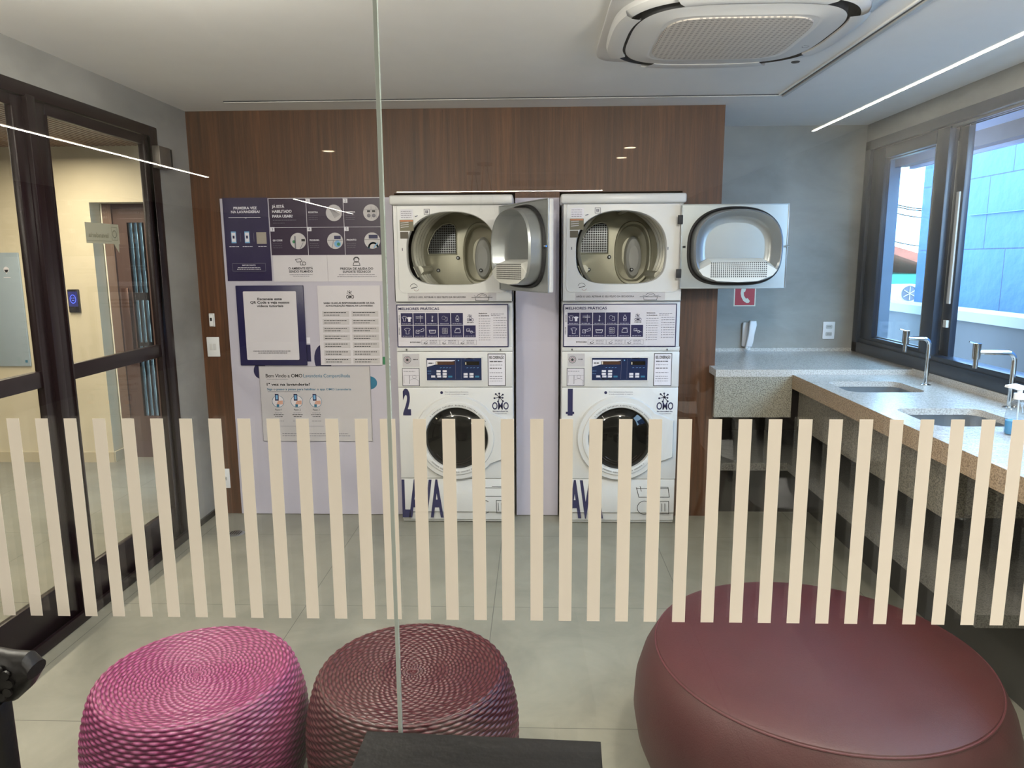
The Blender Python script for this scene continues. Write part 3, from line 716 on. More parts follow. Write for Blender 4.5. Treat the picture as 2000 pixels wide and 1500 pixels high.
# steps poster
PLUM = mat('plum_print', '2c1838', .4, var=.2)
r, p, W, H = poster('poster', 'dark purple step by step poster headed JÁ ESTÁ HABILITADO PARA USAR', 'poster', 448, 76, 1402, 546, PLUM, conv=c3)
cw = W / 3
for k, t in enumerate(('JÁ ESTÁ', 'HABILITADO', 'PARA USAR?')): p.text(t, .018, H * (.86 - .085 * k) - .008, .0155, WINK, w=[.075, .118, .122][k], bold=.03)
p.micro(.02, H * .615, .14, .003, GREYI); p.micro(.02, H * .565, .07, .003, GREYI)
p.line([(cw, 0), (cw, H)], .0025, WINK); p.line([(2 * cw, 0), (2 * cw, H)], .0025, WINK); p.line([(0, H * .49), (W, H * .49)], .002, WINK); p.line([(0, H), (W, H)], .003, WINK)
for k, (cx_, cy_, t) in enumerate(((1, 1, 'REGISTRA'), (2, 1, 'AGENDA'), (0, 0, 'QR CODE'), (1, 0, 'PROGRAMA'), (2, 0, 'PRONTO'))):
    ox = cx_ * cw; oy = H * .49 if cy_ else 0; hh = H * .5
    p.rect(ox + .001, oy + hh - .026, ox + .026, oy + hh - .001, WINK, 2); p.text(str(k + 1), ox + .0135, oy + hh - .021, .0155, NAVYI, center=True, lay=3)
    p.text(t, ox + .012, oy + hh * .5, .010, WINK, w=.058, bold=.02)
    for q in range(3): p.micro(ox + .012, oy + hh * (.4 - q * .07), .055, .0022, GREYI)
    c_x, c_y, rr = ox + cw * .74, oy + hh * .5, .048
    p.disc(c_x, c_y, rr, PAPERG, 2)
    if k == 0:
        for q in range(6): p.line([(c_x - .03 + q * .006, c_y + .035 - q * .004), (c_x + .005 + q * .006, c_y - .03 + q * .004)], .002, BLKI, 3)
    elif k == 1:
        for q in (-.022, .008):
            p.rect(c_x + q - .002, c_y + .002, c_x + q + .016, c_y + .014, BLKI, 3); p.disc(c_x + q + .007, c_y - .017, .011, GREYI, 3)
            p.line([(c_x + q + .022, c_y - .035), (c_x + q + .022, c_y + .035)], .0015, GREYI, 3)
        p.line([(c_x - .044, c_y + .018), (c_x + .044, c_y + .018)], .0015, GREYI, 3)
    elif k == 2:
        p.rect(c_x - .022, c_y - .045, c_x - .014, c_y + .03, GREYI, 3); p.disc(c_x - .026, c_y - .004, .009, GREENI, 3); p.rect(c_x + .02, c_y - .002, c_x + .042, c_y + .012, BLKI, 3); p.line([(c_x + .01, c_y - .045), (c_x + .03, c_y - .01)], .003, GREYI, 3)
    elif k == 3:
        p.rect(c_x - .005, c_y + .01, c_x + .035, c_y + .03, NAVYI, 3); p.disc(c_x + .014, c_y - .018, .02, LBLUE, 3); p.disc(c_x + .02, c_y - .02, .01, GREENI, 4); p.line([(c_x - .045, c_y + .003), (c_x + .045, c_y + .003)], .002, BLKI, 3); p.line([(c_x - .02, c_y - .04), (c_x - .01, c_y)], .003, GREYI, 3)
    else:
        p.rect(c_x - .02, c_y + .012, c_x + .034, c_y + .034, NAVYI, 3); p.line([(c_x - .045, c_y + .006), (c_x + .045, c_y + .006)], .002, BLKI, 3); p.circ(c_x + .005, c_y - .04, .026, .01, TEAL, 3, a0=0.2, a1=PI); p.line([(c_x + .01, c_y - .04), (c_x + .03, c_y - .015)], .006, LBLUE, 4)
p.done(r)
# notices strip
r, p, W, H = poster('poster', 'pale strip notice headed O AMBIENTE ESTÁ SENDO FILMADO below the purple poster', 'poster', 484, 550, 1412, 768, PAPER, conv=c3)
p.line([(W * .495, 0), (W * .495, H)], .0012, GREYI); c1, c2 = W * .25, W * .76
p.text('O AMBIENTE ESTÁ', c1, H * .46, .013, BLKI, w=.15, bold=.02, center=True); p.text('SENDO FILMADO', c1, H * .34, .013, BLKI, w=.145, bold=.02, center=True)
p.text('PRECISA DE AJUDA DO', c2, H * .44, .013, BLKI, w=.2, bold=.02, center=True); p.text('SUPORTE TÉCNICO?', c2, H * .32, .013, BLKI, w=.17, bold=.02, center=True)
p.micro(c1 - .07, H * .25, .14, .0025, GREYI); p.micro(c1 - .05, H * .19, .1, .0025, GREYI); p.micro(c2 - .11, H * .24, .22, .0025, GREYI); p.micro(c2 - .12, H * .17, .24, .0025, GREYI)
p.line([(c1 - .03, H * .83), (c1 + .0, H * .87), (c1 + .01, H * .76), (c1 - .02, H * .73)], .003, BLKI, close=True); p.circ(c1 + .022, H * .68, .01, .003, BLKI); p.line([(c1 + .0, H * .73), (c1 + .0, H * .62), (c1 + .02, H * .62)], .003, BLKI)
p.circ(c2, H * .8, .014, .003, BLKI); p.circ(c2, H * .62, .02, .003, BLKI, a0=0, a1=PI); p.line([(c2 - .022, H * .6), (c2 + .022, H * .6)], .003, BLKI); p.circ(c2, H * .8, .018, .003, BLKI, a0=.2, a1=PI - .2)
p.done(r)
# framed QR poster (the code itself is left out)
x0, z1 = c3(176, 805); x1, z0 = c3(790, 1470)
x1 = c3(725, 805)[0] + .012
fr = thing('framed_poster', ((x0 + x1) / 2, YF, z0), 'navy framed sheet headed Escaneie este QR Code e veja nossos vídeos tutoriais', 'poster')
b = MB(); b.rbox(x0, x1, YF - .014, YF - .0015, z0, z1, NAVY, .003); b.build('frame', fr)
W, H = x1 - x0, z1 - z0; sh = (x0 + .045, z0 + .035, x1 - .045, z1 - .035)
b = MB()
L = [(sh[0] + (sh[2] - sh[0]) / 2 + a, sh[1] + (sh[3] - sh[1]) / 2 + c) for a, c in rrect((sh[2] - sh[0]) / 2, (sh[3] - sh[1]) / 2, .006, 4)]
b.prism([(a, -0 + YF - .0142, c) for a, c in L], (0, -.0012, 0), PAPER); b.build('sheet', fr)
p = Print((sh[0], YF - .0155, sh[1])); w, h = sh[2] - sh[0], sh[3] - sh[1]
p.text('Escaneie este', w * .5, h * .875, .014, BLKI, w=w * .46, bold=.025, center=True); p.text('QR Code e veja nossos', w * .5, h * .825, .014, BLKI, w=w * .74, bold=.025, center=True); p.text('vídeos tutoriais', w * .5, h * .775, .014, BLKI, w=w * .5, bold=.025, center=True)
p.micro(w * .13, h * .125, w * .72, .0045, BLKI); p.micro(w * .22, h * .095, w * .56, .0045, BLKI)
p.done(fr)
# acrylic rules board
r, p, W, H = poster('notice_board', 'acrylic rules board in two columns, right of the navy framed sheet', 'notice board', 858, 806, 1405, 1468, PAPER, th=.008, conv=c3)
logo(p, W * .52, H * .84, .055, BLKI, sub=False); p.line([(W * .34, H * .955), (W * .34, H * .956)], .001, BLKI)
p.text('SAIBA QUAIS AS RESPONSABILIDADES DA SUA', W * .5, H * .775, .0095, BLKI, w=W * .82, bold=.03, center=True)
p.text('AUTOUTILIZAÇÃO PESSOAL NA LAVANDERIA', W * .5, H * .74, .0095, BLKI, w=W * .76, bold=.03, center=True)
for k in range(7):
    zz = H * (.685 - k * .099)
    for c in (0, 1):
        xx = W * (.06 + .47 * c); p.rect(xx, zz - H * .072, xx + W * .43, zz, PAPERG)
        p.micro(xx + .01, zz - H * .025, W * .36, .004, BLKI); p.micro(xx + .01, zz - H * .055, W * .26, .004, BLKI)
p.done(r)
# welcome board
r, p, W, H = poster('notice_board', 'wide acrylic welcome board headed Bem Vindo with three round pictures', 'notice board', 368, 150, 1322, 778, PAPERG, th=.008, conv=c4)
p.text('Bem Vindo a OMO', W * .06, H * .855, .021, BLKI, w=W * .33, bold=.01); p.text('Lavanderia Compartilhada', W * .40, H * .855, .021, TEAL, w=W * .42, bold=0)
p.line([(W * .07, H * .83), (W * .26, H * .83)], .002, GREYI)
p.text('1ª vez na lavanderia?', W * .065, H * .745, .017, BLKI, w=W * .39, bold=.02)
p.text('Siga o passo a passo para habilitar o app OMO Lavanderia', W * .065, H * .685, .013, TEAL, w=W * .76, bold=.01); p.line([(W * .07, H * .665), (W * .36, H * .665)], .002, GREYI)
for k, fx in enumerate((.158, .328, .5)):
    cx, cy = W * fx, H * .535; p.disc(cx, cy, .036, PAPER, 1); p.circ(cx, cy, .037, .0022, TEAL, 2)
    p.rect(cx - .018, cy + .005, cx + .005, cy + .048, NAVYI, 3); p.rect(cx - .013, cy + .014, cx + .0, cy + .04, LBLUE, 4)
    p.poly([(cx - .01, cy - .018), (cx + .03, cy - .018), (cx + .03, cy + .006), (cx - .0, cy + .004)], SKINI, 3); p.rect(cx - .01, cy - .034, cx + .006, cy - .018, TEAL, 3)
    p.text('Passo %d' % (k + 1), cx, H * .415, .011, BLKI, center=True, w=.042)
    p.micro(cx - .025, H * .38, .05, .003, GREYI); p.micro(cx - .032, H * .355, .064, .004, BLKI); p.micro(cx - .025, H * .33, .05, .004, BLKI)
    p.micro(cx - .03, H * .27, .06, .003, GREYI)
p.line([(W * .17, H * .205), (W * .56, H * .205)], .002, GREYI); p.micro(W * .18, H * .1, W * .6, .004, GREYI); p.micro(W * .18, H * .07, W * .62, .004, GREYI)
p.line([(0.002, 0.002), (W - .002, .002), (W - .002, H - .002), (.002, H - .002)], .0018, GREYI, close=True)
p.done(r)
# switches and outlets on the wood strip
def plate(name, label, cat, x0, x1, z0, z1, Y, kind, group=None):
    r = thing(name, ((x0 + x1) / 2, Y, z0), label, cat, group)
    b = MB(); b.rbox(x0, x1, Y - .009, Y - .0004, z0, z1, WPL, .003); b.build('plate', r)
    cx, cz = (x0 + x1) / 2, (z0 + z1) / 2; b = MB()
    if kind == 'switch':
        for k in (-1, 1): b.rbox(cx + k * .011 - .009, cx + k * .011 + .009, Y - .012, Y - .0092, cz - .02, cz + .02, ENAM, .002)
        b.build('rocker', r)
    elif kind == 'outlet':
        for dz in (-.025, .025):
            b.prism([(cx + a, Y - .0092, cz + dz + c) for a, c in rrect(.022, .014, .008, 4)], (0, -.002, 0), ENAMD)
            for dx in (-.009, 0, .009): b.cyl((cx + dx, Y - .0112, cz + dz), (cx + dx, Y - .0125, cz + dz), .0028, BLACK, n=10)
        b.build('socket', r)
    elif kind == 'single':
        b.prism([(cx + a, Y - .0092, cz + c) for a, c in rrect(.018, .012, .006, 4)], (0, -.002, 0), ENAMD)
        for dx in (-.009, 0, .009): b.cyl((cx + dx, Y - .0112, cz), (cx + dx, Y - .0125, cz), .0028, BLACK, n=10)
        b.build('socket', r)
    else:
        b.rbox(x0 + .004, x1 - .004, Y - .02, Y - .0092, z0 + .004, z1 - .004, WPL, .004); b.box(cx - .006, cx + .006, Y - .021, Y - .02, cz - .005, cz + .015, RUB)
        b.build('sensor', r)
plate('wall_switch', 'white double switch plate on the wood strip left of the posters', 'switch', -2.032, -1.954, 1.02, 1.142, YP, 'switch')
plate('wall_remote', 'small white remote holder above the switch on the wood strip', 'remote', -2.006, -1.972, 1.206, 1.288, YP, 'remote')
plate('wall_outlet', 'white outlet low on the wood strip, behind the stripes', 'outlet', -2.02, -1.95, .172, .299, YP, 'single')
plate('wall_outlet', 'white double outlet on the grey wall above the back counter', 'outlet', 2.004, 2.086, 1.046, 1.166, YW, 'outlet')
# floor drain
r = thing('floor_drain', (-1.785, 4.065, 0), 'small round steel floor drain near the wood strip', 'drain')
b = MB(); b.lathe([(.0, .004), (.045, .004), (.05, .001), (.05, 0)], (-1.785, 4.065, 0), STEEL, n=32); b.build('rim', r)
b = MB(); [b.box(-1.82 + k * .014, -1.813 + k * .014, 4.04, 4.09, .004, .005, BLACK) for k in range(5)]; b.build('slots', r)

# ================================================================== LAUNDRY STACKS
YM = 4.25
MX2 = -.820
def m5(x, y):                                       # measured on machine 2, local u / z
    q = onY(750 + x / 4.286, 360 + y / 4.286, YM); return q.x - MX2, q.z
def m6(x, y):
    q = onY(750 + x / 4.286, 680 + y / 4.286, YM); return q.x - MX2, q.z
def m7(x, y):
    q = onY(770 + x / 8.333, 580 + y / 8.333, YM); return q.x - MX2, q.z
DCU, DCZ = m5(563, 545)
PERF = grille_mat('perforated_steel', '8d8a80', '1f1d1c', 95)
FILT = mat('filter_plastic', 'd9d9d4', .4)
def machine(mx, num, label, door_label, ang, hinge):
    r = thing('stacked_washer_dryer', (mx + .345, YM + .35, 0), label, 'laundry machine', 'stacked laundry machines')
    U = lambda u, z, d=0.0: Vector((mx + u, YM + d, z))
    W = .689
    zt = 1.915; zm = m5(0, 985)[1]; zs = m6(0, 28)[1]; zk = m6(0, 326)[1]; zp = m6(0, 1088)[1]
    # washer body, lower panel, dryer body
    b = MB(); e = .001
    b.rbox(mx, mx + W, YM + .02, YM + .69, .02, zm, ENAM, .006)
    b.rbox(mx + .002, mx + W - .002, YM + .006, YM + .022, .075, zp - .002, ENAM, .004)
    b.rbox(mx + .002, mx + W - .002, YM + .03, YM + .04, .005, .075, ENAMD, .003)
    b.rbox(mx, mx + W, YM, YM + .022, zp, zk - .002, ENAM, .006)
    b.rbox(mx, mx + W, YM - .004, YM + .022, zk, zs - .002, ENAM, .006)
    b.rbox(mx, mx + W, YM, YM + .022, zs, m5(0, 1362)[1], ENAM, .004)
    b.build('washer_body', r)
    b = MB()
    # dryer shell: front plate with opening, sides, back
    hole = [(DCU + a, DCZ + c) for a, c in dshape(.2615, .2145, .205)]
    b.plate_hole((0, W, zm, zt), hole, ENAM, lambda u, z: U(u, z, 0))
    lip = [[U(DCU + a * k, DCZ + c * k, d) for a, c in dshape(.2615, .2145, .205)] for k, d in ((1, 0), (.985, .006), (.985, .05), (1.02, .06))]
    b.loft(lip, ENAM)
    b.box(mx, mx + .004, YM, YM + .69, zm, zt, ENAM); b.box(mx + W - .004, mx + W, YM, YM + .69, zm, zt, ENAM)
    b.box(mx, mx + W, YM, YM + .69, zm - .001, zm + .003, ENAM); b.box(mx, mx + W, YM + .68, YM + .69, zm, zt, ENAM)
    # embossed frame round the door seat
    fr = rrect(.325, .262, .03, 5); c0 = (.345, DCZ + .012)
    b.loft([[U(c0[0] + a * k, c0[1] + c * k, -d) for a, c in fr] for k, d in ((1.0, 0.0), (.997, .004), (.985, .004), (.98, 0.0))], ENAM)
    b.build('dryer_body', r)
    b = MB(); b.rbox(mx - .012, mx + W + .006, YM - .035, YM + .69, zt, 1.968, ENAM, .012, 3); b.build('top_lid', r)
    # drum
    b = MB(); cz = DCZ - .012; cu = .362; DR = .276; DB = .53
    prof = [(.255, .055), (DR - .004, .07)]
    y = .10
    while y < DB - .08:
        prof += [(DR, y), (DR, y + .05), (DR - .018, y + .060), (DR - .018, y + .072), (DR, y + .082)]; y += .10
    prof += [(DR, DB), (DR - .006, DB + .004)]
    b.lathe(prof, (mx + cu, YM, cz), GALV, 'Y', 72); b.build('drum', r)
    b = MB(); y_ = lambda pts, d: [U(u, z, d) for u, z in pts]
    rc = [(.470 + a, 1.64 + c) for a, c in dshape(.118, .205, .20, 72, 2.3, 2.6)]          # deep stamped recess
    ci = [(cu + (DR - .006) * math.cos(2 * PI * i / 72), cz + (DR - .006) * math.sin(2 * PI * i / 72)) for i in range(72)]
    sc = lambda pts, k: [(.470 + (u - .470) * k, 1.64 + (z - 1.64) * k) for u, z in pts]
    inside = []
    for u, z in rc:                                                                       # keep the recess inside the drum
        v = Vector((u - cu, z - cz)); L_ = v.length
        if L_ > DR - .02: v *= (DR - .02) / L_
        inside.append((cu + v.x, cz + v.y))
    b.loft([y_(ci, DB + .004), y_(ci, DB - .004), y_([(cu + (u - cu) * .97, cz + (z - cz) * .97) for u, z in ci], DB - .008), y_(inside, DB - .010), y_(sc(inside, .97), DB - .022), y_(sc(inside, .9), DB - .018), y_(sc(inside, .84), DB + .05), y_(sc(inside, .5), DB + .07)], GALVD, cap1=True)
    ov = [(.480 + a, 1.612 + c) for a, c in dshape(.056, .140, .136, 48, 2.0, 2.0)]
    osc = lambda k: [(.480 + (u - .480) * k, 1.612 + (z - 1.612) * k) for u, z in ov]
    b.loft([y_(ov, DB + .07), y_(osc(.96), DB + .03), y_(osc(.85), DB + .012), y_(osc(.55), DB + .004)], ENAMD, cap1=True)
    b.build('bulkhead', r)
    b = MB()
    for u_, z_, d_ in ((.320, 1.617, DB - .012), (.190, 1.537, DB - .008), (.467, 1.536, DB + .006)):
        b.cyl(U(u_, z_, d_), U(u_, z_, d_ - .010), .012, RUB, n=16); b.cyl(U(u_, z_, d_ - .010), U(u_, z_, d_ - .016), .006, STEEL, n=12)
    b.build('bolt', r)
    b = MB()
    gp = [(.128, 1.64), (.312, 1.64), (.312, 1.80), (.300, 1.828), (.270, 1.838), (.225, 1.83), (.175, 1.79), (.140, 1.73), (.122, 1.67)]
    b.prism([U(u, z, DB - .010) for u, z in gp], (0, -.004, 0), RUB)
    b.tube([U(u, z, DB - .014) for u, z in gp + gp[:1]], .005, GALVD, 8)
    def xl(z): return .124 if z < 1.67 else .124 + .10 * ((z - 1.67) / .16) ** 1.6
    for i in range(13):
        zz = 1.648 + i * .0145; b.box(mx + xl(zz) + .006, mx + .306, YM + DB - .0165, YM + DB - .0145, zz, zz + .003, STEEL)
    for i in range(12):
        uu = .140 + i * .0145; ztop = 1.67 + .16 * max(0, (uu - .124) / .10) ** (1 / 1.6) if uu < .224 else 1.826
        b.box(mx + uu, mx + uu + .002, YM + DB - .0165, YM + DB - .0145, 1.645, ztop, STEEL)
    b.build('air_grille', r)
    for k in range(3):
        t = (205 + 120 * k) * PI / 180; b = MB()
        c = Vector((mx + cu + .25 * math.cos(t), YM, cz + .25 * math.sin(t)))
        u_ = Vector((-math.sin(t), 0, math.cos(t))); n_ = Vector((-math.cos(t), 0, -math.sin(t)))
        b.loft([[c + Vector((0, y, 0)) + u_ * a + n_ * h for a, h in ((-.035, -.03), (-.018, .015), (0, .022), (.018, .015), (.035, -.03))] for y in (.10, .14, .44, .5)], GALV, cap0=True, cap1=True)
        b.build('baffle', r)
    # dryer prints
    p = Print((mx, YM, 0)); w_ = lambda x, y: m5(x, y)
    a = w_(135, 210); c = w_(245, 290); p.rect(a[0], c[1], c[0], a[1], WINK)
    for k in range(4): p.micro(a[0] + .004, a[1] - .012 - k * .012, .06, .003, GREYI)
    a = w_(130, 298); c = w_(248, 390); p.rect(a[0], c[1], c[0], a[1], mat('label_olive', '6b6650', .5)); p.rect(a[0] + .003, a[1] - .01, c[0] - .003, a[1] - .002, mat('label_orange', 'c27b55', .5), 2)
    for k in range(3): p.line([(a[0] + .008, a[1] - .018 - k * .012), (a[0] + .05, a[1] - .014 - k * .012)], .004, PAPERG, 2)
    a = w_(135, 398); c = w_(205, 455); p.rect(a[0], c[1], c[0], a[1], mat('label_brown', '4b4334', .5))
    a = w_(335, 208); c = w_(380, 252); p.line([(a[0], a[1]), (c[0], a[1]), (c[0], c[1]), (a[0], c[1])], .003, GREYI, close=True); p.rect(a[0] + .007, c[1] + .007, c[0] - .007, a[1] - .007, GREYI)
    p.text('i', (a[0] + c[0]) / 2, c[1] + .01, .013, WINK, center=True)
    a = w_(260, 270); p.line([a, (a[0] + .014, a[1] + .004)], .004, NAVYI)
    a = w_(150, 545); p.rect(a[0], a[1] - .008, a[0] + .006, a[1] + .008, GREYI); a = w_(945, 545); p.rect(a[0], a[1] - .008, a[0] + .006, a[1] + .008, GREYI)
    a = w_(250, 865); p.circ(a[0], a[1], .022, .0022, BLKI, a0=.3, a1=PI - .3); p.line([(a[0] - .014, a[1] - .004), (a[0] + .016, a[1] + .003)], .004, BLKI); p.circ(a[0] + .014, a[1] - .006, .014, .0018, mat('red_ink', '9c2b36', .5), a0=3.6, a1=6)
    a = w_(200, 975); c = w_(940, 905); p.rect(a[0], a[1], c[0], c[1], PAPERG)
    a = w_(208, 952); p.text('APÓS O USO, RETIRAR O SEU FELPO DA SECADORA', a[0], a[1], .0095, BLKI, w=.335, bold=.02)
    a = w_(820, 950); p.line([(a[0] - .06, a[1] + .002), (a[0] + .06, a[1] + .002)], .003, BLKI); p.line([(a[0] - .04, a[1]), (a[0] - .036, a[1] - .016), (a[0] + .036, a[1] - .016), (a[0] + .04, a[1])], .003, BLKI)
    p.circ(a[0], a[1] + .006, .028, .0025, BLKI, a0=.3, a1=PI - .3, ry=.018); p.line([(a[0] - .045, a[1] + .012), (a[0] - .02, a[1] + .004), (a[0], a[1] + .018), (a[0] + .03, a[1] + .006), (a[0] + .05, a[1] + .012)], .002, BLKI)
    p.done(r)
    # good-practice sign board
    s_ = bpy.data.objects.new('sign_board', None); COL.objects.link(s_); s_.parent = r
    x0, z1 = m7(35, 122); x1, z0 = m7(1862, 815)
    s_.location = Vector((mx + x0, YM - .004, z0)) - r.location
    b = MB(); b.box(mx + x0, mx + x1, YM - .005, YM - .0005, z0, z1, NAVY); b.box(mx + x0 + .006, mx + x1 - .006, YM - .0065, YM - .005, z0 + .006, z1 - .006, PAPER); b.build('board', s_)
    p = Print((mx, YM - .0065, 0))
    a = m7(72, 212); p.text('MELHORES PRÁTICAS', a[0], a[1], .0145, NAVYI, w=.24, bold=.025)
    p.line([(a[0], a[1] - .009), (a[0] + .24, a[1] - .009)], .0012, GREYI)
    q0 = m7(108, 262); q1 = m7(1340, 662); cw_ = (q1[0] - q0[0]) / 6; rh = (q0[1] - q1[1]) / 2
    for i in range(6):
        for j in range(2):
            ux = q0[0] + i * cw_; uz = q0[1] - (j + 1) * rh; gx, gz = ux + cw_ / 2, uz + rh * .55
            if j == 0 and i == 5: continue
            p.rect(ux, uz + .003, ux + cw_ - .004, uz + rh, NAVY)
            k = (i, j); w1 = .0018
            sh_ = lambda X, Z, s: [(X - s, Z + s * .7), (X - s * .4, Z + s), (X + s * .4, Z + s), (X + s, Z + s * .7), (X + s * .75, Z + s * .2), (X + s * .5, Z + s * .35), (X + s * .5, Z - s), (X - s * .5, Z - s), (X - s * .5, Z + s * .35), (X - s * .75, Z + s * .2)]
            if k == (0, 0): p.line(sh_(gx - .016, gz, .014), w1, WINK, 2, True); p.poly(sh_(gx + .013, gz - .004, .014), WINK, 2)
            elif k == (1, 0): [p.line([(gx - .022, gz + q), (gx + .02, gz + q)], w1, WINK, 2) for q in (.012, .004)]; p.circ(gx - .012, gz - .008, .008, w1, WINK, 2); p.line([(gx + .004, gz - .02), (gx + .004, gz + .02)], w1, WINK, 2)
            elif k == (2, 0): p.line([(gx, gz + .016), (gx, gz - .012)], w1 * 1.6, WINK, 2); p.disc(gx, gz - .013, .005, WINK, 2, 12); p.line([(gx, gz + .004), (gx + .006, gz + .012)], w1, WINK, 2)
            elif k == (3, 0): p.circ(gx - .006, gz + .004, .011, w1, WINK, 2); p.line([(gx, gz - .014), (gx + .014, gz - .014), (gx + .014, gz + .008), (gx + .002, gz + .008)], w1, WINK, 2)
            elif k == (4, 0): p.line([(gx - .008, gz - .016), (gx + .008, gz - .016), (gx + .009, gz + .006), (gx + .003, gz + .012), (gx + .003, gz + .018), (gx - .003, gz + .018), (gx - .003, gz + .012), (gx - .009, gz + .006)], w1, WINK, 2, True); p.disc(gx, gz - .004, .004, WINK, 2, 10)
            elif k == (0, 1): p.line(sh_(gx, gz, .017), w1, WINK, 2, True)
            elif k == (1, 1): p.line([(gx - .024, gz - .012), (gx - .006, gz - .014), (gx - .004, gz + .006), (gx - .022, gz + .006)], w1, WINK, 2, True); p.line([(gx - .016, gz - .004), (gx + .022, gz + .016)], w1, WINK, 2); p.line([(gx + .002, gz - .004), (gx + .022, gz), (gx + .024, gz + .012)], w1, WINK, 2)
            elif k == (2, 1): p.line([(gx - .02, gz + .006), (gx - .016, gz - .012), (gx + .016, gz - .012), (gx + .02, gz + .006)], w1 * 1.4, WINK, 2, True); p.line([(gx - .012, gz), (gx + .012, gz + .002)], w1, WINK, 2)
            elif k == (3, 1): [p.circ(gx + q, gz + v_, .006, w1, WINK, 2, 10) for q in (-.01, 0, .01) for v_ in (-.01, .0, .012)]
            elif k == (4, 1): p.line([(gx - .016, gz - .01), (gx + .016, gz - .01), (gx + .014, gz + .012), (gx - .006, gz + .012), (gx - .014, gz + .004)], w1 * 1.3, WINK, 2, True); p.line([(gx - .012, gz + .016), (gx + .014, gz + .016)], w1, WINK, 2)
            else: p.line([(gx - .02, gz + .012), (gx - .002, gz + .012), (gx - .004, gz - .002), (gx - .02, gz - .002)], w1, WINK, 2, True); p.line([(gx - .014, gz + .004), (gx + .024, gz - .008)], w1, WINK, 2); p.circ(gx + .008, gz - .006, .007, w1, WINK, 2, 10)
            p.micro(ux + .008, uz + .009, cw_ - .02, .002, WINK, 2)
    a = m7(1240, 395); logo(p, a[0], a[1], .046, NAVYI, sub=False); p.micro(a[0] - .02, a[1] - .009, .04, .004, BLKI)
    a = m7(80, 430); p.l.add([], [], BLKI)
    for yy in (300, 500):
        a = m7(78, yy); [p.line([(a[0], a[1] - k * .005), (a[0] + .005, a[1] - k * .005)], .0022, BLKI) for k in range(9)]
    a = m7(1375, 275); p.text('Simbologia', a[0], a[1], .007, BLKI, w=.05, bold=.02); a = m7(1375, 312); p.text('na lavanderia', a[0], a[1], .007, BLKI, w=.062, bold=.02)
    for k in range(10):
        a = m7(1385, 355 + k * 38); p.disc(a[0], a[1], .0028, GREYI, 2, 8); p.micro(a[0] + .008, a[1] - .001, .058, .0022, GREYI)
    for k in range(9):
        a = m7(1625, 340 + k * 40); p.disc(a[0], a[1], .0028, GREYI, 2, 8); p.micro(a[0] + .008, a[1] - .001, .066, .0026, GREYI)
    a = m7(1575, 280); p.micro(a[0], a[1], .075, .003, GREYI); a = m7(1575, 305); p.micro(a[0], a[1], .055, .003, GREYI)
    a = m7(262, 745); p.text('ENTENDA MAIS', a[0], a[1], .007, BLKI, w=.062, bold=.02)
    for xx in (450, 750, 1050):
        a = m7(xx, 700); c = m7(xx + 290, 775); p.line([(a[0], a[1]), (c[0], a[1]), (c[0], c[1]), (a[0], c[1])], .0012, GREYI, close=True)
        g_ = m7(xx + 65, 738); p.circ(g_[0], g_[1], .009, .003, GREYI if xx > 500 else BLKI, 2, 10, 3.3, 6.1); p.line([(g_[0] - .012, g_[1] - .006), (g_[0] + .01, g_[1] + .01)], .0022, GREYI, 2)
        for q in range(3): a2 = m7(xx + 130, 715 + q * 22); p.micro(a2[0], a2[1], .045, .0026, GREYI)
    p.done(s_)
    # control panel
    x0, z1 = m7(528, 992); x1, z0 = m7(1425, 1352)
    b = MB(); b.box(mx + x0 - .008, mx + x1 + .008, YM - .0085, YM - .0042, z0 - .008, z1 + .008, ENAM)
    b.box(mx + x0, mx + x1, YM - .0098, YM - .0085, z0, z1, mat('control_navy', '16264d', .25)); cp = b.build('control_panel', r)
    p = Print((mx, YM - .0098, 0)); DISP = mat('display_window', '1a1512', .15); DISPO = mat('display_amber', '4c3428', .2)
    A = lambda x, y: m7(x, y)
    p.poly([A(540, 1022), A(700, 1022), A(990, 1022), A(990, 1035), A(830, 1068), A(660, 1100), A(540, 1135)][::-1], WINK, 1)
    a, c = A(680, 1045), A(985, 1100); p.rect(a[0], c[1], c[0], a[1], DISPO, 2); a2, c2 = A(690, 1050), A(705, 1095); p.rect(a2[0], c2[1], c2[0], a2[1], CREAMI, 3)
    a, c = A(1150, 1045), A(1385, 1105); p.rect(a[0], c[1], c[0], a[1], DISP, 2); a2, c2 = A(1160, 1058), A(1175, 1098); p.rect(a2[0], c2[1], c2[0], a2[1], CREAMI, 3)
    a = A(560, 1082); p.text('Speed', a[0], a[1], .006, BLKI, w=.03, lay=3, bold=.03) if False else p.micro(a[0], a[1], .03, .006, BLKI, 3)
    for xx in (1000, 1095): a, c = A(xx, 1010), A(xx, 1330); p.line([a, c], .0012, GREYI, 2)
    for (xx, yy) in ((725, 1205), (825, 1205), (725, 1248), (825, 1248), (638, 1290), (735, 1290), (825, 1290), (1165, 1250), (1260, 1250), (1165, 1292), (1260, 1292)):
        a, c = A(xx - 33, yy - 16), A(xx + 33, yy + 16); p.rect(a[0], c[1], c[0], a[1], WINK, 2); p.micro(a[0] + .002, (a[1] + c[1]) / 2 - .001, .004, .002, GREYI, 3)
    for (xx, yy) in ((915, 1292), (1352, 1292)): a, c = A(xx - 33, yy - 14), A(xx + 33, yy + 14); p.rect(a[0], c[1], c[0], a[1], TEAL, 2)
    for xx in (750, 800, 850, 900, 1180, 1240, 1290, 1350): a = A(xx, 1150); p.line([a, (a[0] + .008, a[1] + .002)], .0022, LBLUE, 2)
    for yy in (1205, 1250): a = A(545, yy); p.micro(a[0], a[1], .022, .002, LBLUE, 2)
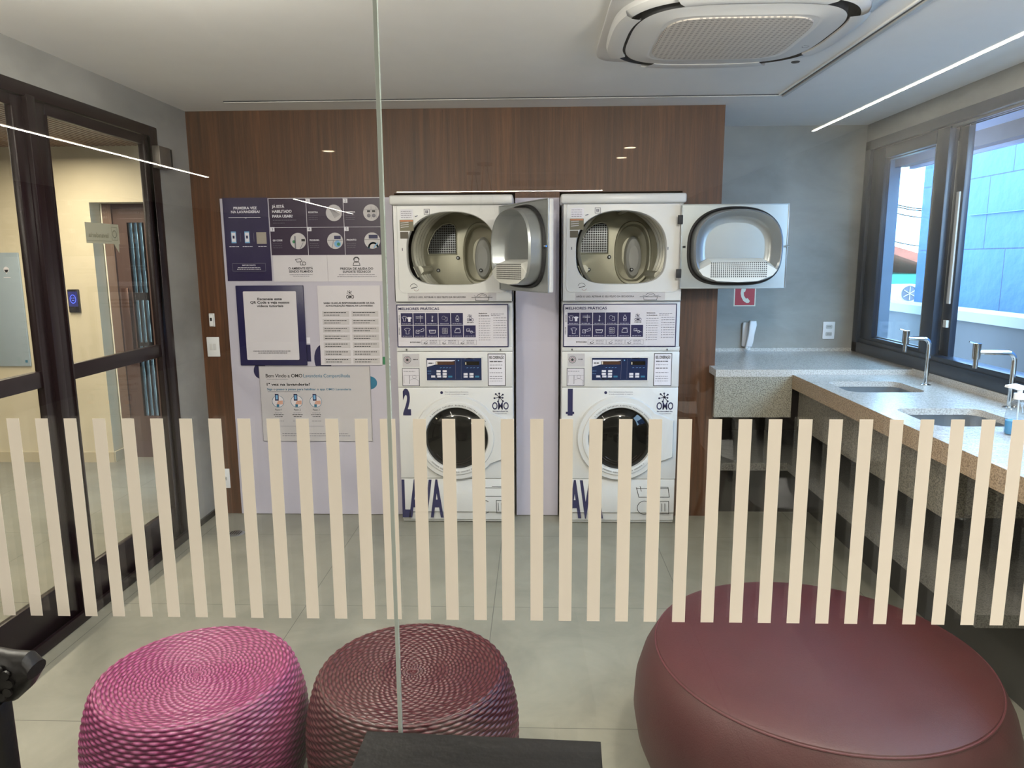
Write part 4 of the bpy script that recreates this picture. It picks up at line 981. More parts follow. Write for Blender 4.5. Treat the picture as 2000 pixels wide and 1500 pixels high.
    a = A(760, 1325); p.circ(a[0], a[1] + .012, .034, .003, WINK, 2, a0=PI + .5, a1=2 * PI - .5, ry=.014); a = A(1225, 1003); p.circ(a[0], a[1] - .004, .028, .003, WINK, 2, a0=.4, a1=PI - .4, ry=.008); a = A(1048, 1030); p.disc(a[0], a[1], .004, LBLUE, 2)
    p.done(cp)
    # small labels on control fascia
    p = Print((mx, YM - .004, 0))
    a, c = A(135, 925), A(415, 1135); p.rect(a[0], c[1], c[0], a[1], PAPERG); a = A(215, 1020); p.circ(a[0], a[1], .021, .0022, BLKI, 2); p.circ(a[0], a[1], .014, .0022, mat('magenta_ink', '9c3a68', .5), 2); p.disc(a[0], a[1] - .001, .008, BLKI, 2); a = A(310, 1022); p.micro(a[0], a[1], .028, .004, BLKI)
    a, c = A(130, 1158), A(420, 1448); p.rect(a[0], c[1], c[0], a[1], BLKI); p.rect(a[0] + .003, c[1] + .003, c[0] - .003, a[1] - .003, PAPER, 2)
    p.micro(a[0] + .008, a[1] - .02, .07, .003, GREYI, 3); g0 = A(160, 1275); p.line([g0, (g0[0], g0[1] - .045)], .0016, GREYI, 3); g0 = A(250, 1275); p.line([g0, (g0[0], g0[1] - .05)], .0022, BLKI, 3); p.line([A(160, 1275), A(400, 1275)], .0016, GREYI, 3)
    g0 = A(330, 1300); p.circ(g0[0], g0[1], .011, .0016, GREYI, 3); p.line([A(265, 1350), A(330, 1320), A(400, 1360), A(395, 1430)], .0016, GREYI, 3)
    a, c = A(1520, 920), A(1815, 1448); p.rect(a[0], c[1], c[0], a[1], BLKI); p.rect(a[0] + .004, c[1] + .004, c[0] - .004, a[1] - .004, WINK, 2)
    g0 = A(1548, 1005); p.text('REG. CONSERVAÇÃO', g0[0], g0[1], .017, BLKI, w=.086, lay=3, bold=.03)
    for k, yy in enumerate((1055, 1110, 1165, 1235, 1295, 1330, 1370)): g0 = A(1555, yy); p.micro(g0[0], g0[1], .075 if k != 2 else .07, .003 + (.002 if k in (0, 2) else 0), GREYI if k not in (0, 2) else BLKI, 3)
    # washer front prints
    a = m6(165, 550); p.O.y = YM
    p.text(str(num), a[0] - .003 + (.010 if num == 1 else 0), a[1], .148, NAVYI, w=.048 if num == 2 else .03, bold=.045)
    if num == 1: p.rect(a[0] - .004, a[1], a[0] + .046, a[1] + .014, NAVYI)
    a = m6(975, 512); logo(p, a[0], a[1], .115, NAVYI)
    a = m6(510, 370); p.text('Este equipamento funciona', a[0], a[1], .006, NAVYI, w=.14); a = m6(510, 388); p.text('a toda sociedade e seguro', a[0], a[1], .006, NAVYI, w=.14)
    a = m6(482, 372); p.disc(a[0], a[1], .009, NAVYI, 1, 8)
    a = m6(155, 1404); hgt = m6(0, 1108)[1] - a[1]
    p.O.y = YM + .006
    p.text('LAVA', a[0], a[1], hgt, NAVYI, w=.255, bold=.035)
    c_ = lambda x, y: (onY(1080 + x / 4.286, 680 + y / 4.286, YM).x - .158, onY(1080 + x / 4.286, 680 + y / 4.286, YM).z)
    kw = .0035
    p.line([c_(700, 1170), c_(720, 1250), c_(975, 1250), c_(965, 1168), c_(840, 1165)], kw, BLKI); p.line([c_(700, 1178), c_(965, 1178)], kw, BLKI)
    p.line([c_(870, 1285), c_(970, 1285), c_(970, 1390), c_(870, 1390)], kw, BLKI, close=True); [p.line([c_(x_, 1305), c_(x_, 1368)], kw, BLKI) for x_ in (885, 912, 938)]
    g0 = c_(765, 1338); p.circ(g0[0], g0[1], .042, kw, BLKI, a0=.9, a1=2 * PI - .9)
    p.line([c_(730, 1160), c_(740, 1200)], kw, BLKI)
    p.done(r)
    b = MB()
    for xx, yy in ((190, 1385), (975, 1385)):
        a = m5(xx, yy); b.cyl(U(a[0], a[1], 0), U(a[0], a[1], -.004), .006, STEEL, n=12); b.cyl(U(a[0], a[1], -.004), U(a[0], a[1], -.0045), .003, BLACK, n=8)
    for u in (.06, .63): b.cyl(U(u, .045, .03), U(u, .045, .027), .006, STEEL, n=12)
    b.build('screw', r)
    # washer door
    gx, gz = m6(612, 747); d = bpy.data.objects.new('washer_door', None); COL.objects.link(d); d.parent = r
    d.location = Vector((mx + gx, YM, gz)) - r.location
    b = MB(); R = .258; pts = []
    hz0, hz1 = gz - .115, gz + .11; ux = .668
    for i in range(61):
        t = (38 + (360 - 76) * i / 60) * PI / 180; pts.append((gx + R * math.cos(t), gz + R * math.sin(t)))
    pts += [(ux, hz0), (ux, hz1)]
    c0 = (gx, gz)
    def ring(k, dd): return [U(c0[0] + (x - c0[0]) * k, c0[1] + (z - c0[1]) * k, dd) for x, z in pts]
    b.loft([ring(1, -.0005), ring(.995, -.018), ring(.975, -.026), ring(.86, -.028)], ENAM)
    out = ring(.86, -.028); n = len(pts)
    inner = [];
    for q in out:
        v = Vector((q.x - mx - gx, 0, q.z - gz)).normalized() * .222; inner.append(U(gx + v.x, gz + v.z, -.028))
    b.loft([out, inner], ENAM, smooth=False)
    b.build('door_plate', d)
    b = MB(); b.lathe([(.226, -.028), (.222, -.036), (.205, -.040), (.192, -.036), (.187, -.022)], (mx + gx, YM, gz), ENAM, 'Y', 72); b.build('door_ring', d)
    b = MB(); DG = mat('smoked_door_glass', '070606', .05, 0, .3); b.lathe([(.187, -.022), (.18, -.03), (.14, -.052), (.08, -.066), (.0, -.071)], (mx + gx, YM, gz), DG, 'Y', 72)
    b.build('door_glass', d)
    b = MB(); IN = mat('drum_glint', '3a2a26', .2, .6)  # thin arcs imitate glints of the drum behind the glass
    for rr_, a0, a1 in ((.165, 3.6, 5.9), (.15, 3.8, 5.7), (.135, 4.0, 5.5)):
        N = 30; L = []
        for i in range(N + 1):
            t = a0 + (a1 - a0) * i / N
            dd = -.052 - (.14 - rr_) / .06 * .014 if rr_ < .14 else -.03 - (.18 - rr_) / .04 * .022
            L.append(U(gx + rr_ * math.cos(t), gz + rr_ * math.sin(t), dd))
        b.tube(L, .0016, IN, 6)
    b.build('painted_glint', d)
    p = Print((mx, YM - .0402, 0))
    for a0, a1 in ((.55, 2.45), (3.9, 5.5)):
        n = 46
        for i in range(n):
            if i % 9 == 8: continue
            t = a0 + (a1 - a0) * i / n; rr_ = .2055; u_, v_ = gx + rr_ * math.cos(t), gz + rr_ * math.sin(t)
            L_ = .0035 + .002 * ((i * 7) % 3) / 2; p.line([(u_ - math.cos(t) * L_ / 2, v_ - math.sin(t) * L_ / 2), (u_ + math.cos(t) * L_ / 2, v_ + math.sin(t) * L_ / 2)], .0028, BLKI, lett=True)
    p.done(d)
    # dryer door, hung open
    d = bpy.data.objects.new('dryer_door', None); COL.objects.link(d); d.parent = r
    hp = Vector((mx + hinge[0], YM + hinge[1], 1.435)); d.location = hp - r.location; d.rotation_euler = (0, 0, ang)
    d['label'] = door_label
    DWd, DH = .595, .468
    MET = mat('door_liner_steel', '9fa3a4', .3, .55, var=.06)
    def dbuild(b, name, par): 
        me_ = b.build('tmp', None, origin=(0, 0, 0)); me_.name = name; me_.parent = par; return me_
    b = MB(); cx_, cz_ = DWd / 2 + .005, DH * .50
    hole = [(cx_ + a, cz_ + c) for a, c in dshape(.268, .222, .218, 96, 2.4, 3.2)]
    b.plate_hole((0, DWd, 0, DH), hole, MET, lambda u, z: Vector((u, 0, z)))
    b.rbox(0, DWd, .001, .032, 0, DH, ENAM, .008)
    b.rbox(-.002, DWd + .002, -.004, .004, -.002, .004, MET, .002); b.rbox(-.002, DWd + .002, -.004, .004, DH - .004, DH + .002, MET, .002); b.rbox(-.002, .004, -.004, .004, 0, DH, MET, .002); b.rbox(DWd - .004, DWd + .002, -.004, .004, 0, DH, MET, .002)
    dbuild(b, 'door_skin', d)
    b = MB(); G = lambda k, y, kk=0: [Vector((cx_ + a * k, y, cz_ + c * k + kk)) for a, c in dshape(.268, .222, .218, 96, 2.4, 3.2)]
    b.loft([G(1, -.001), G(.99, -.014), G(.965, -.018), G(.94, -.012), G(.93, -.001)], RUB); dbuild(b, 'gasket', d)
    b = MB(); b.loft([G(.93, -.002), G(.915, -.075), G(.88, -.085), G(.845, -.078), G(.78, -.02, -.002), G(.70, -.004, -.004), G(.62, -.002, -.005)], MET, cap1=True); dbuild(b, 'door_pan', d)
    b = MB(); tr = [(-.225, -.085), (-.15, -.045), (.15, -.045), (.225, -.085), (.2, -.115), (.12, -.145), (0, -.152), (-.12, -.145), (-.2, -.115)]
    b.loft([[Vector((cx_ + a, -.012, cz_ + c * 1.0 - .02)) for a, c in tr], [Vector((cx_ + a * .98, -.05, cz_ + c - .03)) for a, c in tr], [Vector((cx_ + a * .96, -.088, cz_ + c - .045)) for a, c in tr]], FILT, cap1=True, smooth=False)
    fo = dbuild(b, 'lint_filter', d)
    b = MB()
    for i in range(28):
        for j in range(8):
            u_ = cx_ - .15 + i * .0112; z_ = cz_ - .072 - .022 - j * .0108
            yy_ = -.0885
            b.box(u_, u_ + .0062, yy_ - .0004, yy_, z_, z_ + .0062, RUB)
    dbuild(b, 'filter_holes', fo)
    b = MB()
    for z_ in (.06, .36): b.rbox(-.022, .006, -.008, .006, z_, z_ + .05, RUB, .002)
    dbuild(b, 'hinge', d)
    b = MB(); b.cyl((DWd - .012, -.016, DH * .5), (DWd + .008, -.016, DH * .5), .005, CHROME, n=10); b.cyl((.01, -.008, DH * .5), (.024, -.008, DH * .5), .005, RUB, n=10); dbuild(b, 'latch', d)
    return r
machine(MX2, 2, 'white stacked washer and dryer numbered 2, dryer door half open', 'grey dryer door swung out towards the glass', -63 * PI / 180, (.617, -.006))
machine(.158, 1, 'white stacked washer and dryer numbered 1, dryer door folded fully open to the right', 'steel blue dryer door folded flat to the right', 0.0, (.668, -.042))

# ================================================================== COUNTERS
b = MB()
b.box(1.098, XR - .003, 4.245, YW - .001, .918, .960, GRAN); b.box(1.098, 1.51, 4.245, 4.275, .674, .918, GRANS)
b.box(1.062, 1.098, 4.245, 4.4135, .918, .960, GRAN); b.box(1.062, 1.098, 4.245, 4.275, .674, .918, GRANS)
b.box(1.098, XR - .003, YW - .016, YW - .001, .9601, .985, GRAN)
tag(b.build('back_counter'), 'raised granite counter along the grey back wall with a deep speckled front', 'counter')
r = thing('sink_counter', (1.86, 2.8, .85), 'long granite sink counter with a brown front edge under the window', 'counter')
b = MB(); z = .93; C0 = 1.30
s1 = [(1.795 + a, 3.838 + c) for a, c in rrect(.195, .168, .06)]; s2 = [(1.803 + a, 3.085 + c) for a, c in rrect(.187, .182, .06)]
for rect, hl in (((1.51, XR - .02, 3.45, 4.2449), s1), ((1.51, XR - .02, 2.6, 3.45), s2)):
    b.plate_hole(rect, hl, GRAN, lambda u, v: Vector((u, v, z)))
    b.plate_hole(rect, hl, GRAN, lambda u, v: Vector((u, v, z - .03)))
    b.loft([[Vector((u, v, z)) for u, v in hl], [Vector((u, v, z - .03)) for u, v in hl]], GRAN)
b.box(1.51, XR - .02, C0, 2.6, z - .03, z, GRAN)
b.box(XR - .02, XR - .002, C0, 4.2449, z - .03, z + .036, GRAN)
b.build('worktop', r)
b = MB(); b.box(1.508, 1.535, C0, 4.2449, .848, z - .0005, GRANB); b.build('front_edge', r)
b = MB(); GRAPR = granite_mat('granite_apron_dark', '47433b', '635e53', '7a7567', 0.5); b.box(1.552, 1.575, 2.69, 4.2449, .622, .8995, GRAPR); b.box(1.575, XR - .003, 2.69, 2.71, .622, .8995, GRAPR); b.build('apron', r)
b = MB()
DST = granite_mat('shelf_stone', '45433f', '5c5a55', '6c6a64', 0.5)
b.box(1.098, 1.51, 4.245, YW - .002, .347, .395, DST); b.box(1.51, XR - .002, 2.36, YW - .002, .347, .395, DST)
DPL = mat('dark_plinth', '33312e', .7); b.box(1.75, 1.78, 2.40, 4.5, 0, .347, DPL); b.box(1.098, 1.75, 4.5, 4.53, 0, .347, DPL)
tag(b.build('low_shelf'), 'low L shaped stone shelf running under both counters', 'shelf')
for i, (cx, cy, hx, hy) in enumerate(((1.795, 3.838, .195, .168), (1.803, 3.085, .187, .182))):
    r = thing('sink', (cx, cy, .74), ['steel undermount sink farther from the glass, near the back counter', 'steel undermount sink nearer the soap bottle'][i], 'sink', 'undermount sinks')
    L = [(0.004, .8995, .06), (0.004, .893, .06), (-.002, .80, .055), (-.012, .765, .05), (-.04, .752, .04)]
    b = MB(); loops = [[Vector((cx + a, cy + c, zz)) for a, c in rrect(hx + d_, hy + d_, rr_)] for d_, zz, rr_ in L]
    b.loft(loops, STEEL, cap1=True); b.build('basin', r)
    b = MB(); b.lathe([(.045, .753), (.04, .757), (.03, .754), (0, .754)], (cx, cy, 0), CHROME, n=28); b.build('drain', r)
for i, (bx, by, arm, hz) in enumerate(((2.085, 3.884, .125, 1.185), (2.145, 3.286, .17, 1.185))):
    r = thing('faucet', (bx, by, .93), ['chrome lever faucet behind the farther sink', 'chrome lever faucet behind the nearer sink'][i], 'faucet', 'chrome faucets')
    b = MB(); pts = [(bx, by, .9312), (bx, by, 1.05), (bx, by, hz - .04)] + [(bx - .035 * (1 - math.cos(t)), by, hz - .04 + .035 * math.sin(t)) for t in [PI / 2 * k / 6 for k in range(1, 7)]] + [(bx - arm + .012, by, hz - .003)]
    b.tube(pts, .011, CHROME, 16); b.lathe([(.026, .9305), (.026, .934), (.013, .937)], (bx, by, 0), CHROME, n=24, cap0=True); b.build('spout_pipe', r)
    hx = bx - arm
    b = MB(); b.cyl((hx, by, hz - .032), (hx, by, hz + .030), .0165, CHROME); b.cyl((hx, by, hz - .075), (hx, by, hz - .032), .010, CHROME); b.build('valve', r)
    b = MB(); b.cyl((hx, by, hz + .030), (hx, by, hz + .037), .017, CHROME); b.tube([(hx, by, hz + .034), (hx - .035, by, hz + .045)], .0042, CHROME, 8); b.build('lever', r)
# bottle trap
b = MB(); q = (1.85, 3.05)
b.cyl((*q, .57), (*q, .752), .014, CHROME); b.cyl((*q, .665), (*q, .68), .03, CHROME); b.lathe([(.012, .62), (.028, .6), (.034, .56), (.034, .52), (.028, .49), (.0, .485)], (*q, 0), CHROME, n=28); b.tube([(1.85, 3.05, .58), (1.95, 3.05, .58), (2.2, 3.05, .58)], .012, CHROME)
tag(b.build('bottle_trap'), 'chrome bottle trap hanging under the nearer sink', 'drain trap')
# soap dispenser
dx, dy = 1.842, 2.77
r = thing('soap_dispenser', (dx, dy, .93), 'clear plastic soap bottle with blue liquid and white pump on the sink counter', 'soap dispenser')
CLR = glass('clear_plastic', (.86, .9, .93), 1.0)
def ovalL(k, z, kx=1.0): return [Vector((dx + .043 * k * math.cos(t), dy + .03 * k * math.sin(t), z)) for t in [2 * PI * i / 28 for i in range(28)]]
b = MB(); b.loft([ovalL(.92, .931), ovalL(1, .937), ovalL(1, 1.01), ovalL(.9, 1.035), ovalL(.6, 1.055), ovalL(.36, 1.062), ovalL(.36, 1.072)], CLR, cap0=True); b.build('bottle', r)
b = MB(); b.loft([ovalL(.86, .934), ovalL(.93, .94), ovalL(.93, .985)], mat('blue_soap', '2f8ac0', .2), cap0=True, cap1=True); b.build('liquid', r)
b = MB(); b.cyl((dx, dy, 1.068), (dx, dy, 1.09), .019, WPL); b.cyl((dx, dy, 1.09), (dx, dy, 1.105), .009, WPL); b.prism([(dx + a, dy - .012, 1.105 + c) for a, c in ((-.02, 0), (.02, 0), (.022, .012), (-.012, .022), (-.05, .016), (-.052, .008), (-.03, .006))], (0, .024, 0), WPL); b.cyl((dx, dy, .95), (dx, dy, 1.07), .003, WPL, n=8); b.build('pump', r)
# back wall items
r = thing('wall_sign', (1.456, YW, 1.28), 'red square sign with a white telephone handset symbol', 'sign')
b = MB(); b.box(1.380, 1.531, YW - .003, YW - .0004, 1.275, 1.425, CREAMI); b.box(1.388, 1.523, YW - .0038, YW - .003, 1.283, 1.417, RED); b.build('sign_plate', r)
p = Print((1.3805, YW - .0038, 1.276)); s_ = .15
hand = [(.36, .86), (.50, .90), (.54, .78), (.50, .66), (.44, .64), (.46, .48), (.56, .34), (.62, .38), (.74, .24), (.70, .16), (.60, .14), (.44, .24), (.34, .42), (.30, .60), (.32, .76)]
p.poly([(a * s_, c * s_) for a, c in hand], CREAMI, 1); p.done(r)
r = thing('wall_phone', (1.475, YW, .99), 'white interphone handset on the grey wall left of the outlet', 'phone')
b = MB(); b.rbox(1.445, 1.492, YW - .028, YW - .0004, .995, 1.165, WPL, .01); b.build('cradle', r)
b = MB()
pts = [(1.505, YW - .05, 1.178), (1.502, YW - .062, 1.15), (1.494, YW - .064, 1.09), (1.486, YW - .060, 1.03), (1.482, YW - .048, 1.0)]
L = [[Vector(c) + Vector((a, bb, 0)) for a, bb in rrect(w_, .016, .008, 4)] for c, w_ in zip(pts, (.022, .026, .021, .024, .022))]
b.loft(L, WPL, cap0=True, cap1=True); b.build('handset', r)
b = MB(); b.tube([(1.478 + .018 * math.cos(t) , YW - .05 + .012 * math.sin(t), .975 + .018 * abs(math.sin(t * .37)) + .004 * math.cos(t * 3)) for t in [k * .35 for k in range(110)]], .0022, WPL, 6); b.build('cord', r)

# ================================================================== CEILING CASSETTE
ax, ay = .728, 2.945
GRC = grille_mat('cassette_mesh', 'c4bdb6', '8f8a86', 48)
r = thing('air_conditioner', (ax, ay, ZC - .06), 'large white ceiling cassette air conditioner with a square mesh intake', 'air conditioner')
def sq(h, z, p=9): return [Vector((ax + a, ay + c, z)) for a, c in sell(h, h, p, 96)]
b = MB(); b.loft([sq(.47, ZC - .0005), sq(.47, ZC - .010), sq(.465, ZC - .014), sq(.40, ZC - .016)], ENAM); b.build('ceiling_panel', r)
b = MB(); b.loft([sq(.445, ZC - .014, 3.2), sq(.443, ZC - .032, 3.2), sq(.43, ZC - .042, 3.2), sq(.415, ZC - .046, 3.2)], ENAM)
b.loft([sq(.415, ZC - .046, 3.2), sq(.412, ZC - .02, 3.2), sq(.375, ZC - .02, 3.4), sq(.372, ZC - .050, 3.4)], mat('vent_dark', '1a1c20', .6)); b.loft([sq(.372, ZC - .050, 3.4), sq(.35, ZC - .053, 3.6), sq(.285, ZC - .056, 6)], ENAM)
b.loft([sq(.285, ZC - .056, 6), sq(.28, ZC - .058, 6), sq(.272, ZC - .056, 6)], ENAM); b.build('fascia', r)
b = MB(); b.loft([sq(.262, ZC - .0562, 5), sq(.26, ZC - .060, 5)], GRC, cap1=True); b.loft([sq(.275, ZC - .056, 6), sq(.262, ZC - .0562, 5)], ENAM)
b.build('intake_grille', r)
for k in range(4):
    a0 = k * PI / 2; b = MB(); N = 20; L = []
    for hh, zz in ((.448, ZC - .030), (.442, ZC - .048), (.42, ZC - .055), (.384 if k != 1 else .37, ZC - .053), (.384 if k != 1 else .37, ZC - .045)):
        row = []
        for i in range(N + 1):
            t = a0 - .46 + .92 * i / N; row.append(Vector((ax + hh * math.copysign(abs(math.cos(t)) ** (2 / 3.2), math.cos(t)), ay + hh * math.copysign(abs(math.sin(t)) ** (2 / 3.2), math.sin(t)), zz)))
        L.append(row)
    b.loft(L, ENAM, close=False); b.build('louvre', r)
b = MB(); b.lathe([(.018, ZC - .054), (.016, ZC - .057), (0, ZC - .057)], (1.10, 3.285, 0), RUB, n=24); b.build('sensor', r)
p = Print((1.06, 3.06, ZC - .0545), (1, 0, 0), (0, 1, 0), (0, 0, -1)); p.circ(.0, .0, .012, .003, GREYI, a0=0, a1=PI); p.line([(-.012, -.02), (.012, -.008)], .003, GREYI); p.done(r)

# ================================================================== POUFS
def wicker(cx, cy, name, label, base, dark, light, rmax):
    m, nt, bs = nt_new(name + '_fibre')
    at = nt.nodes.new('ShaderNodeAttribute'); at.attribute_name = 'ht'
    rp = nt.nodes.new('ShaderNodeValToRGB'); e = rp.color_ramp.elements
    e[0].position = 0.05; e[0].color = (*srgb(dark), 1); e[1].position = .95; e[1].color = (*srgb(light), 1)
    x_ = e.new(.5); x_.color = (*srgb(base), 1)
    nt.links.new(at.outputs['Fac'], rp.inputs[0])  # highlights on raised strands and shade in the gaps, put into colour
    tc = nt.nodes.new('ShaderNodeTexCoord'); nz = nt.nodes.new('ShaderNodeTexNoise'); nz.inputs['Scale'].default_value = 160
    nt.links.new(tc.outputs['Object'], nz.inputs['Vector'])
    mx = nt.nodes.new('ShaderNodeMix'); mx.data_type = 'RGBA'; mx.blend_type = 'OVERLAY'; mx.inputs[0].default_value = .35
    nt.links.new(rp.outputs[0], mx.inputs[6]); nt.links.new(nz.outputs['Fac'], mx.inputs[7]); nt.links.new(mx.outputs[2], bs.inputs['Base Color'])
    bs.inputs['Roughness'].default_value = .38
    bp = nt.nodes.new('ShaderNodeBump'); bp.inputs['Strength'].default_value = .4; bp.inputs['Distance'].default_value = .002
    nt.links.new(nz.outputs['Fac'], bp.inputs['Height']); nt.links.new(bp.outputs[0], bs.inputs['Normal'])
    # profile: centre of top -> rim -> belly -> floor, arc length rows of 1 cm
    prof = []
    R0 = .258; ZT = .43
    def P(s):                       # s in 0..1 along
        return s
    path = [(0.0, ZT - .012), (.12, ZT - .008), (.22, ZT - .003), (.25, ZT + .001), (.268, ZT - .006), (.285, ZT - .04), (rmax - .004, ZT - .12), (rmax, ZT - .2), (rmax - .006, ZT - .28), (rmax - .03, ZT - .37), (rmax - .05, .003)]
    seg = []; tot = 0
    fine = []
    for i in range(len(path) - 1):     # catmull-rom
        p0 = Vector(path[max(i - 1, 0)]); p1 = Vector(path[i]); p2 = Vector(path[i + 1]); p3 = Vector(path[min(i + 2, len(path) - 1)])
        for k in range(12):
            t = k / 12; fine.append(.5 * ((2 * p1) + (-p0 + p2) * t + (2 * p0 - 5 * p1 + 4 * p2 - p3) * t * t + (-p0 + 3 * p1 - 3 * p2 + p3) * t ** 3))
    fine.append(Vector(path[-1]))
    cum = [0]
    for a, c in zip(fine, fine[1:]): cum.append(cum[-1] + (c - a).length)
    rows = int(cum[-1] / .0104); sub = 5; NR = rows * sub; NT = 420; NW = 42
    vs = []; ht = []; j = 0
    for i in range(NR + 1):
        s = cum[-1] * i / NR
        while j < len(cum) - 2 and cum[j + 1] < s: j += 1
        t = (s - cum[j]) / max(cum[j + 1] - cum[j], 1e-9); q = fine[j].lerp(fine[j + 1], t)
        tg = (fine[j + 1] - fine[j]).normalized(); nr = Vector((-tg.y, tg.x)); nr = nr if True else nr
        if nr.y < 0 and q.x < .2: nr = -nr
        if q.x >= .2 and nr.x < 0: nr = -nr
        row = int(i / sub); ph = (i % sub) / sub
        for k in range(NT):
            th = 2 * PI * k / NT
            nw = NW if q.x > .10 else NW // 2
            over = .5 + .5 * math.cos(nw * th + PI * row)
            if q.x < .015: over = .5
            hgt = math.sin(PI * ph) ** .7 * (.25 + .75 * over)
            amp = .0042
            stake = 0
            d = amp * hgt - .002
            vs.append((cx + (q.x + nr.x * d) * math.cos(th), cy + (q.x + nr.x * d) * math.sin(th), q.y + nr.y * d)); ht.append(hgt)
    fs = []
    for i in range(NR):
        for k in range(NT):
            k2 = (k + 1) % NT; fs.append((i * NT + k, i * NT + k2, (i + 1) * NT + k2, (i + 1) * NT + k))
    me = bpy.data.meshes.new(name); me.from_pydata([(v[0] - cx, v[1] - cy, v[2]) for v in vs], [], fs)
    me.materials.append(m); a = me.attributes.new('ht', 'FLOAT', 'POINT'); a.data.foreach_set('value', ht)
    me.polygons.foreach_set('use_smooth', [True] * len(fs)); me.update()
    o = bpy.data.objects.new(name, me); COL.objects.link(o); o.location = (cx, cy, 0)
    return tag(o, label, 'pouf', 'woven poufs')
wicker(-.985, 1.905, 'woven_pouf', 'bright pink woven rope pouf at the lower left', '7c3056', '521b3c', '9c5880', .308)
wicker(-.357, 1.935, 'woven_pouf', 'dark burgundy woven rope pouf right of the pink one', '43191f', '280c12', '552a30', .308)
# round upholstered ottoman
ox, oy = .858, 2.075
OT = mat('burgundy_leatherette', '42161b', .5, var=.12, vscale=5, bump=.08, bscale=240)
r = thing('ottoman', (ox, oy, 0), 'large round burgundy upholstered ottoman with a stitched top seam', 'ottoman')
b = MB(); b.lathe([(.46, .004), (.50, .04), (.532, .12), (.545, .20), (.54, .28), (.52, .35), (.497, .395), (.482, .414)], (ox, oy, 0), OT, n=96, cap0=True); b.build('side_cover', r)
b = MB(); b.lathe([(.482, .414), (.478, .420), (.46, .426), (.35, .432), (.0, .436)], (ox, oy, 0), OT, n=96); b.build('top_cover', r)
b = MB(); b.lathe([(.482 + .0035 * math.cos(t), .4145 + .0035 * math.sin(t)) for t in [2 * PI * k / 8 for k in range(9)]], (ox, oy, 0), mat('seam_piping', '4e1c24', .6), n=96)
b.build('piping', r)

# ================================================================== LOUNGE SIDE (this side of the glass)
r = thing('side_table', (-.1, .95, 0), 'small black table against the glass at the bottom centre', 'table')
b = MB(); R_ = Matrix.Rotation(-.045, 3, 'Z'); b.box(-.318, .108, .76, 1.185, .725, .75, BLACKW, R_); b.build('table_top', r)
for sx_ in (-1, 1):
    for sy_ in (-1, 1):
        b = MB(); c = Vector((-.105 + sx_ * .17, .9725 + sy_ * .17, 0)); b.box(c.x - .018, c.x + .018, c.y - .018, c.y + .018, 0, .725, BLACKW); b.build('leg', r)
# black carved chair at the left edge
r = thing('carved_chair', (-1.04, .8, 0), 'black carved wooden chair back at the lower left corner', 'chair')
b = MB()
b.rbox(-.868, -.822, .985, 1.02, .42, .93, BLACKW, .008); b.rbox(-1.26, -1.215, .985, 1.02, .42, .93, BLACKW, .008)
b.rbox(-1.22, -.86, .99, 1.012, .46, .92, BLACKW, .006); b.build('back_panel', r)
b = MB()
b.loft([[Vector((x_, 1.0 + a, zc_ + c)) for a, c in sell(.022, hh, 2.2, 20)] for x_, zc_, hh in ((-1.30, .955, .03), (-1.26, .97, .05), (-1.16, 1.0, .045), (-1.04, 1.012, .045), (-.92, .995, .045), (-.85, .975, .05), (-.80, .975, .04), (-.775, .985, .028), (-.765, .985, .01))], BLACKW, cap0=True, cap1=True)
for i in range(9):
    t = i * .7; c = Vector((-.81 + .018 * math.cos(t), .978, .975 + .022 * math.sin(t))); b.cyl(c, c + Vector((0, -.004, 0)), .007, BLACKW, n=10)
b.build('top_rail', r)
b = MB(); b.lathe([(0, .94), (.05, .94), (.062, .95), (.066, .975), (.06, .99), (.0, .997)], (-.905, .93, 0), BLACKW, n=32); b.build('finial', r)
b = MB(); b.rbox(-1.26, -.82, .56, 1.0, .42, .47, BLACKW, .01); b.build('seat', r)
for X_ in (-1.24, -.84):
    for Y_ in (.585, .985):
        b = MB(); b.rbox(X_ - .018, X_ + .018, Y_ - .018, Y_ + .018, 0, .42, BLACKW, .005); b.build('leg', r)
# lounge lighting fixtures, then the lamps added to the laundry
def led(name, x0, x1, y0, y1, label, grp='recessed linear lights'):
    b = MB(); b.box(x0, x1, y0, y1, ZC - .004, ZC - .0005, LED); tag(b.build(name), label, 'linear light', grp)
led('linear_light', -3.420, -3.400, -5.25, 1.15, 'long recessed line of light mirrored at the upper left of the glass')
led('linear_light', 1.915, 1.935, -2.85, .05, 'long recessed line of light mirrored at the upper right of the glass')
led('linear_light', -1.77, .86, -7.11, -7.09, 'recessed line of light mirrored above the two dryers')
led('linear_light', -3.420, -3.400, -11.4, -8.0, 'short recessed line of light mirrored over the purple poster')
led('linear_light', -1.9, 1.3, 1.735, 1.765, 'added unseen line of light in the laundry ceiling above the glass')  # added lamp, lights the laundry from above the view
for i, (x_, y_) in enumerate(((-1.655, -3.55), (.75, -3.53), (.75, -4.1))):
    r = thing('downlight', (x_, y_, ZC), ['round downlight mirrored high on the left of the wood wall', 'upper of the two downlights mirrored above machine 1', 'lower of the two downlights mirrored above machine 1'][i], 'downlight', 'recessed downlights')
    b = MB(); b.lathe([(.062, -.0005), (.062, -.004), (.048, -.006), (.048, -.0005)], (x_, y_, ZC), WPL, n=28); b.build('trim_ring', r)
    b = MB(); b.lathe([(.047, -.002), (0, -.002)], (x_, y_, ZC), LAMP, n=28); b.build('lamp', r)
